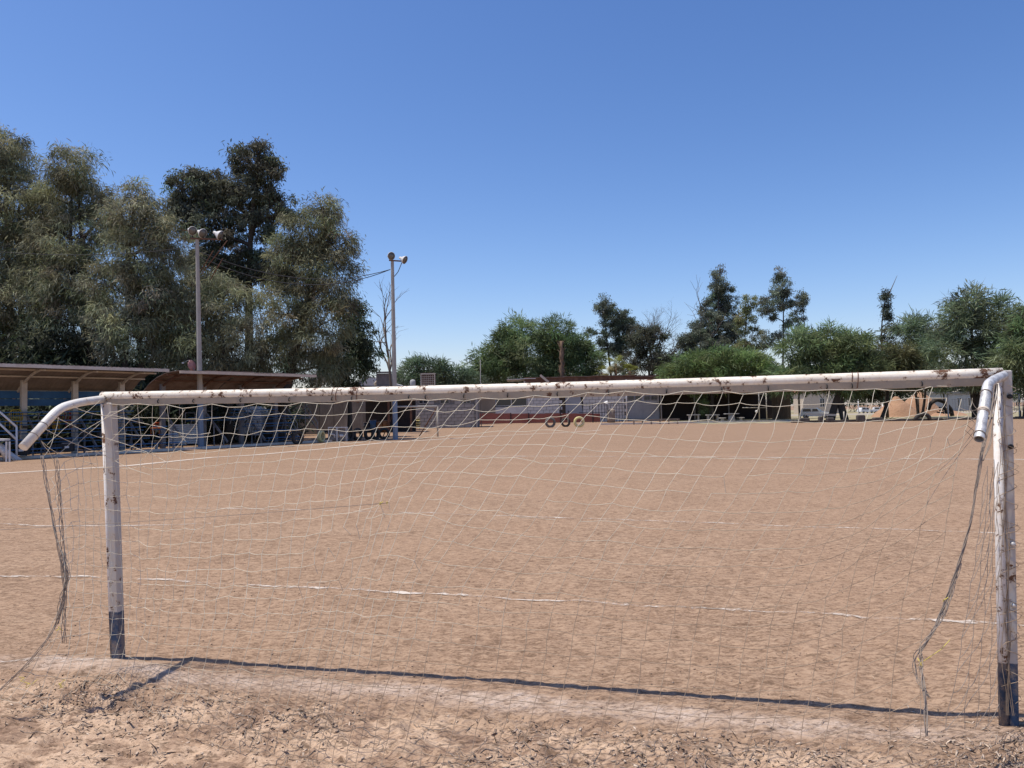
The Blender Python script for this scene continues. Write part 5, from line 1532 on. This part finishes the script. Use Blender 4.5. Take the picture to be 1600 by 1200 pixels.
# ------------------------------------------------------------------ vehicles
def car(x, y, rz, mat, label, name='parked_car', L=4.6, W=1.8, H=1.65, s=1.0):
    root = thing(name, Vector((x, y, 0)), label, 'car')
    ca, sa2 = math.cos(rz), math.sin(rz)
    def T(p): return Vector((x + (p[0] * ca - p[1] * sa2) * s, y + (p[0] * sa2 + p[1] * ca) * s, p[2] * s))
    prof = [(-L / 2, .35), (-L / 2, .85), (-L / 2 + .15, 1.0), (-L / 2 + .1, 1.02), (L / 2 - 1.25, 1.05), (L / 2 - .2, .92), (L / 2, .7), (L / 2, .35)]
    def ext(pr, w, name, mt, par, w2=None):
        mb = MB(); n = len(pr); w2 = w if w2 is None else w2
        vs = [T((a, -w / 2, b)) for a, b in pr] + [T((a, w / 2, b)) for a, b in pr]
        mb.add(vs, [tuple(range(n)), tuple(reversed(range(n, 2 * n)))] + [((i + 1) % n, i, n + i, n + (i + 1) % n) for i in range(n)]); return mb.build(name, mt, par)
    ext(prof, W, 'body', mat, root)
    cab = [(-L / 2 + .15, 1.04), (-L / 2 + .4, H), (L / 2 - 2.1, H), (L / 2 - 1.3, 1.06)]
    ext(cab, W * .88, 'cabin', mat, root)
    for sy in (-1, 1):
        for a, b in ((-L / 2 + .45, -.55), (-.45, L / 2 - 1.75)):
            mb = MB(); pr = [(a, 1.1), (a + .1, H - .12), (b - .1 if b < 0 else b - .25, H - .12), (b, 1.1)]
            vs = [T((u_, sy * (W * .44 + .006), z)) for u_, z in pr] + [T((u_, sy * (W * .44 - .02), z)) for u_, z in pr]
            mb.add(vs, [(0, 1, 2, 3), (7, 6, 5, 4), (0, 4, 5, 1), (1, 5, 6, 2), (2, 6, 7, 3), (3, 7, 4, 0)]); mb.build('window', M['glass'], root)
    mb = MB(); pr = [(L / 2 - 1.36, 1.12), (L / 2 - 2.02, H - .08)]
    vs = [T((pr[0][0] + .03, -W * .38, pr[0][1])), T((pr[0][0] + .03, W * .38, pr[0][1])), T((pr[1][0] + .03, W * .36, pr[1][1])), T((pr[1][0] + .03, -W * .36, pr[1][1]))]
    mb.add(vs, [(0, 1, 2, 3)]); mb.build('windscreen', M['glass'], root)
    ax = Vector((-sa2, ca, 0))
    for u_ in (-L / 2 + .85, L / 2 - .9):
        for sy in (-1, 1): wheel(T((u_, sy * (W / 2 - .08), .34)), ax, .34 * s, .22 * s, root)
    for sy in (-1, 1):
        mb = MB(); mb.box(T((L / 2 - .02, sy * W * .36, .75)), (.1 * s, .3 * s, .16 * s), rz=rz); mb.build('headlight', M['lens'], root)
car(XatD(800, 124.5), 124.5, 0.1, M['carpaint'], 'white car parked inside the workshop opening behind the red fence', s=1.25)
car(XatD(1274, 118), 118, -.5, M['carpaint'], 'white car under the trees left of the thick dark trunk', s=1.0)
car(XatD(1352, 170), 170, .3, M['carpaint'], 'small distant light car beyond the thin white post', s=.8)
car(XatD(1376, 172), 172, -.2, M['carpaint'], 'distant pale car left of the earth mound', s=.8)

# ------------------------------------------------------------------ shade shed, benches and tables
D = 118.; X3 = lambda p_: XatD(p_, D)
t_ = thing('shade_shed', Vector((X3(1115), D, 0)), 'dark open shed in the shade right of the garage doors', 'shed')
H = P(1100, 612, D).z
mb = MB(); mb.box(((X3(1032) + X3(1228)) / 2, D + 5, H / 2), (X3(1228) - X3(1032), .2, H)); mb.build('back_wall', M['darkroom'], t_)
mb = MB(); mb.box(((X3(1032) + X3(1200)) / 2, D + 2.4, H + .1), (X3(1200) - X3(1032), 6.2, .12)); mb.build('roof', M['roofb'], t_)
mb = MB(); mb.box(((X3(1032) + X3(1186)) / 2, D - .7, H - .02), (X3(1186) - X3(1032), .1, .14)); mb.build('beam', M['steel'], t_)
for px in (1032, 1084, 1112, 1137, 1184):
    mb = MB(); mb.box((X3(px), D - .6, (H - .1) / 2), (.16, .16, H - .1)); mb.build('post', M['steel'], t_)
t_ = thing('reed_wall', Vector((X3(1212), D - 2, 0)), 'brown woven reed wall right of the pipe frame', 'wall')
for k in range(7):
    w = (X3(1228) - X3(1199)) / 7; mb = MB(); mb.box((X3(1199) + w * (k + .5), D - 2 + (k % 2) * .05, H / 2), (w - .03, .12, H + random.uniform(-.1, .1))); mb.build('reed_panel', M['brownwall'], t_)
t_ = thing('pipe_frame', Vector((X3(1190), 108, 0)), 'pale pipe frame with one cross rail before the dark shed', 'frame')
for px in (1186, 1197.5):
    mb = MB(); mb.tube([(XatD(px, 108), 108, 0), (XatD(px, 108), 108, P(px, 614, 108).z)], .08, 6); mb.build('post', M['cream'], t_)
for y in (615.5, 637): mb = MB(); mb.tube([P(1160, y, 108.1), P(1198, y, 108.1)], .06, 6); mb.build('rail', M['cream'], t_)
c = P(1182, 643, 107.5); mb = MB(); mb.lathe(c, UZ, [(.001, -.2), (.15, -.14), (.2, 0), (.15, .14), (.001, .2)], 10); bl = mb.build('knob', M['white'], t_)
mb = MB(); mb.tube([P(1184, 645, 107.9), c], .03, 4); mb.build('bracket', M['cream'], t_)
# kerb in front
t_ = thing('field_kerb', Vector((XatD(1080, 100), 100, 0)), 'low pale kerb along the far side of the field', 'kerb')
x = XatD(938, 99)
while x < XatD(1235, 99):
    mb = MB(); mb.box((x + 1.2, 99 + random.uniform(-.03, .03), .09), (2.36, .3, .22)); mb.build('kerb_stone', M['whitekerb'], t_); x += 2.4
def bench(p0, p1_, D, zt, label, w=.4, legs=4, mat='wood'):
    xa, xb = XatD(p0, D), XatD(p1_, D)
    t = thing('bench', Vector(((xa + xb) / 2, D, 0)), label, 'bench', 'benches along the far kerb')
    mb = MB(); mb.box(((xa + xb) / 2, D, zt), (xb - xa, w, .12)); mb.build('seat', M[mat], t)
    for k in range(legs):
        x = xa + .25 + (xb - xa - .5) * k / max(1, legs - 1)
        mb = MB(); mb.box((x, D, (zt - .06) / 2), (.14, w * .8, zt - .06)); mb.build('leg', M[mat], t)
bench(987, 1061, 97, .62, 'long low bench with six legs before the garage doors', legs=6)
bench(1074, 1093, 104, 1.05, 'short pale table-like bench left of the round leafy post', w=.9, legs=2, mat='conc')
bench(1103, 1123, 104, 1.0, 'short pale table-like bench in front of the shed middle', w=.9, legs=2, mat='conc')
def picnic(p0, p1_, D, label):
    xa, xb = XatD(p0, D), XatD(p1_, D); cx = (xa + xb) / 2
    t = thing('picnic_table', Vector((cx, D, 0)), label, 'picnic table')
    mb = MB(); mb.box((cx, D, 1.15), (xb - xa, 1.1, .1)); mb.build('tabletop', M['conc'], t)
    mb = MB(); mb.lathe(Vector((cx, D, 0)), UZ, [(.001, 0), (.6, 0), (.45, .5), (.4, 1.1), (.001, 1.1)], 10); mb.build('pedestal', M['conc'], t)
    for sx in (-1, 1):
        mb = MB(); mb.box((cx + sx * (xb - xa) * .68, D, .6), (.75, 1.0, .1)); mb.build('seat', M['cream'], t)
        mb = MB(); mb.box((cx + sx * (xb - xa) * .68, D, .28), (.3, .5, .54)); mb.build('leg', M['conc'], t)
picnic(1132, 1153, 101, 'round footed concrete picnic table before the dark shed')
t_ = tree('climber', 1092, 110, [(1096, 622, 9, 10), (1101, 640, 7, 12), (1090, 612, 14, 8)], 'bush', (.10, .13, .05), 'pale leafy climber on a post of the dark shed', 'plant', scale=.6, tr=.08, twig=3)

# ------------------------------------------------------------------ field edge at the right: rubble, mounds, goal, fence
D = 91.5
mb = MB()
t_ = thing('rubble_edging', Vector((XatD(1420, D), D, 0)), 'low dark rubble edging along the right side of the field', 'edging')
x = XatD(1236, D); xe = XatD(1760, D); k = 0
while x < xe:
    w = random.uniform(.6, 1.8); mb = MB(); mb.box((x + w / 2, D + random.uniform(-.15, .15), random.uniform(.08, .16)), (w * .97, .5, random.uniform(.22, .40)), rz=random.uniform(-.05, .05), bev=.05); mb.build('stone', M['rock'], t_); x += w
for (px, py, w, h, lab) in ((1256, 661, 1.2, .62, 'squat dark boulder leftmost on the rubble edging'), (1281, 660, .5, .75, 'narrow dark boulder second on the rubble edging'), (1296, 661, .9, .6, 'rough brown boulder left of the thick trunk'), (1344, 660, 1.0, .85, 'tall square dark boulder right of the thick trunk'), (1370, 661, 1.3, .5, 'flat boulder left of the earth mound foot')):
    x = XatD(px, 90.8); vs = MB()
    vs.box((x, 90.8, h / 2), (w, .6, h), rz=random.uniform(-.3, .3), bev=.12)
    o = vs.build('boulder', M['rock']); tag(o, lab, 'boulder', 'boulders on the edging')
g = (XatD(1440, 91), 91)
mb = MB(); c = Vector((g[0], g[1], .42)); pts = [c + Vector((-1., 0, -.4)), c + Vector((-.55, 0, .2)), c + Vector((.1, 0, .42)), c + Vector((.8, 0, .2)), c + Vector((.95, 0, -.4))]
mb.tube(arcpts(pts, 3), .24, 8); tag(mb.build('half_buried_tyre', M['tyre']), 'big half buried black tyre arch below the earth mound', 'tyre')
# earth mounds (lathe like heaps with noise)
def mound(px0, px1, ytop, D, label, name='earth_mound'):
    x0, x1 = XatD(px0, D), XatD(px1, D); zt = P((px0 + px1) / 2, ytop, D).z; cx = (x0 + x1) / 2; rx = (x1 - x0) / 2
    n = 26; V = []; 
    for i in range(n):
        for j in range(n):
            u = (i / (n - 1) - .5) * 2; v = (j / (n - 1) - .5) * 2
            r = math.hypot(u, v); h = max(0, 1 - r) ** .85
            nz = float(vnoise(np.array([u * 3 + px0]), np.array([v * 3.]), 5)[0]) + .5 * float(vnoise(np.array([u * 8 + px0]), np.array([v * 8.]), 6)[0])
            V.append((cx + u * rx, D + v * rx * .8, zt * h * (1 + .28 * nz) - .02))
    V = np.array(V); q_ = []
    for i in range(n - 1):
        for j in range(n - 1): a = i * n + j; q_.append((a, a + n, a + n + 1, a + 1))
    o = fast_mesh(name, V, np.array(q_), M['mound'], smooth=True); tag(o, label, 'mound')
mound(1362, 1440, 620, 120, 'left broad heap of orange earth')
mound(1398, 1474, 608, 124, 'taller central heap of orange earth')
mound(1440, 1510, 638, 122, 'low right spill of orange earth beside the white goal')
# fallen trunk by the mound
t_ = thing('fallen_trunk', Vector((XatD(1470, 112), 112, 0)), 'dark fallen trunk arching over the right side of the mound', 'trunk')
mb = MB(); mb.tube(arcpts([P(1450, 640, 112), P(1454, 630, 112), P(1464, 624, 112), P(1476, 628, 112), P(1486, 640, 112), P(1488, 650, 112)], 3), .30, 8); mb.build('stem', M['bark'], t_)
mb = MB()
for k in range(9): mb.tube([P(1478 + random.uniform(-4, 8), 640 + random.uniform(-6, 6), 112), P(1478 + random.uniform(-14, 14), 628 + random.uniform(-14, 18), 111)], .12, 5)
mb.build('branches', M['bark'], t_)
# white goal on the next pitch
D = 98.; t_ = thing('far_white_goal', Vector((XatD(1530, D), D, 0)), 'far white football goal beyond the mound, seen past the right post', 'goal')
for px, py in ((1481, 659), (1592, 657)):
    mb = MB(); mb.tube([(XatD(px, D), D, 0), (XatD(px, D), D, P(px, 616, D).z)], .09, 8); mb.build('goalpost', M['white'], t_)
mb = MB(); mb.tube([P(1481, 616.5, D), P(1592, 615, D)], .10, 8); mb.build('crossbar', M['white'], t_)
# posts in the distance
for (px, y0, y1, D, m, lab) in ((1341, 645, 624, 160, 'white', 'thin white post between the tree trunks'), (1379, 650, 632, 125, 'white', 'short white post at the left foot of the mound'), (1318, 661, 643, 92, 'cream', 'short pale post right of the thick trunk'), (1594, 665, 641, 93, 'steelrust', 'left thin rusty pipe at the right border'), (1598.5, 665, 641, 93, 'steelrust', 'right thin rusty pipe at the right border'), (1435, 660, 620, 104, 'bark', 'thin dark pole in front of the mound')):
    mb = MB(); x = XatD(px, D); mb.tube([(x, D, 0), (x, D, P(px, y1, D).z)], .10 if D > 100 else .07, 6); tag(mb.build('post', M[m]), lab, 'post')
# pale long pipe on trestles
D = 95.; t_ = thing('long_trough', Vector((XatD(1280, D), D, 0)), 'long pale trough rail on a dark post under the mesquite', 'trough')
mb = MB(); mb.beam(P(1258, 647, D), P(1306, 648.5, D), .3, .26); mb.build('rail', M['cloth'], t_)
for px in (1258.5, 1285): mb = MB(); mb.beam((XatD(px, D), D, 0), (XatD(px, D), D, P(px, 648, D).z - .14), .09, .09); mb.build('leg', M['steelrust'], t_)
# house and fence far right
D = 182.; t_ = thing('far_house', Vector((XatD(1520, D), D, 0)), 'distant grey house behind the white goal', 'house')
mb = MB(); mb.box((XatD(1520, D), D + 4, 2.2), (19, 8, 4.4)); mb.build('wall', M['garage'], t_)
mb = MB(); mb.box((XatD(1520, D), D + 4, 4.55), (20, 9, .3)); mb.build('roof', M['steel'], t_)
for px in (1495, 1512, 1530, 1548): window(t_, XatD(px, D), XatD(px + 7, D), 1.2, 3.2, D, 'white', 1)
D = 160.; t_ = thing('bar_fence', Vector((XatD(1540, D), D, 0)), 'distant tall bar fence running behind the white goal', 'fence')
for k in range(36):
    px = 1488 + k * 4.2; x = XatD(px, D); mb = MB(); mb.beam((x, D, 0), (x, D, 2.9), .07, .07); mb.build('bar', M['steel'], t_)
for z in (.4, 2.8): mb = MB(); mb.beam((XatD(1486, D), D + .05, z), (XatD(1640, D), D + .05, z), .08, .08); mb.build('rail', M['steel'], t_)
D = 178.; t_ = thing('far_house', Vector((XatD(1285, D), D, 0)), 'distant pale house with red roof left of the thick trunk', 'house')
mb = MB(); mb.box((XatD(1284, D), D + 3, 2.6), (9, 6, 5.2)); mb.build('wall', M['cloth'], t_)
mb = MB(); xx = XatD(1284, D); mb.add([(xx - 5, D - .3, 5.2), (xx + 5, D - .3, 5.2), (xx, D - .3, 7.2), (xx - 5, D + 6.3, 5.2), (xx + 5, D + 6.3, 5.2), (xx, D + 6.3, 7.2)], [(0, 1, 2), (5, 4, 3), (0, 2, 5, 3), (1, 4, 5, 2), (0, 3, 4, 1)]); mb.build('roof', M['redsheet'], t_)
window(t_, XatD(1281, D), XatD(1288, D), 1.6, 3.6, D, 'white', 1)
# low dry branches on the mound foot
t_ = thing('dry_branch', Vector((XatD(1392, 96), 96, 0)), 'low spread of dry branches on the grass before the mound', 'branch')
mb = MB()
for k in range(9): mb.tube([(XatD(1388, 96), 96, .1), P(1388 + random.uniform(-14, 22), 650 + random.uniform(-2, 8), 95.5)], [.05, .02], 4)
mb.build('stems', M['bark'], t_)
print('objects', len(bpy.data.objects), 'tris', sum(len(m.polygons) for m in bpy.data.meshes))
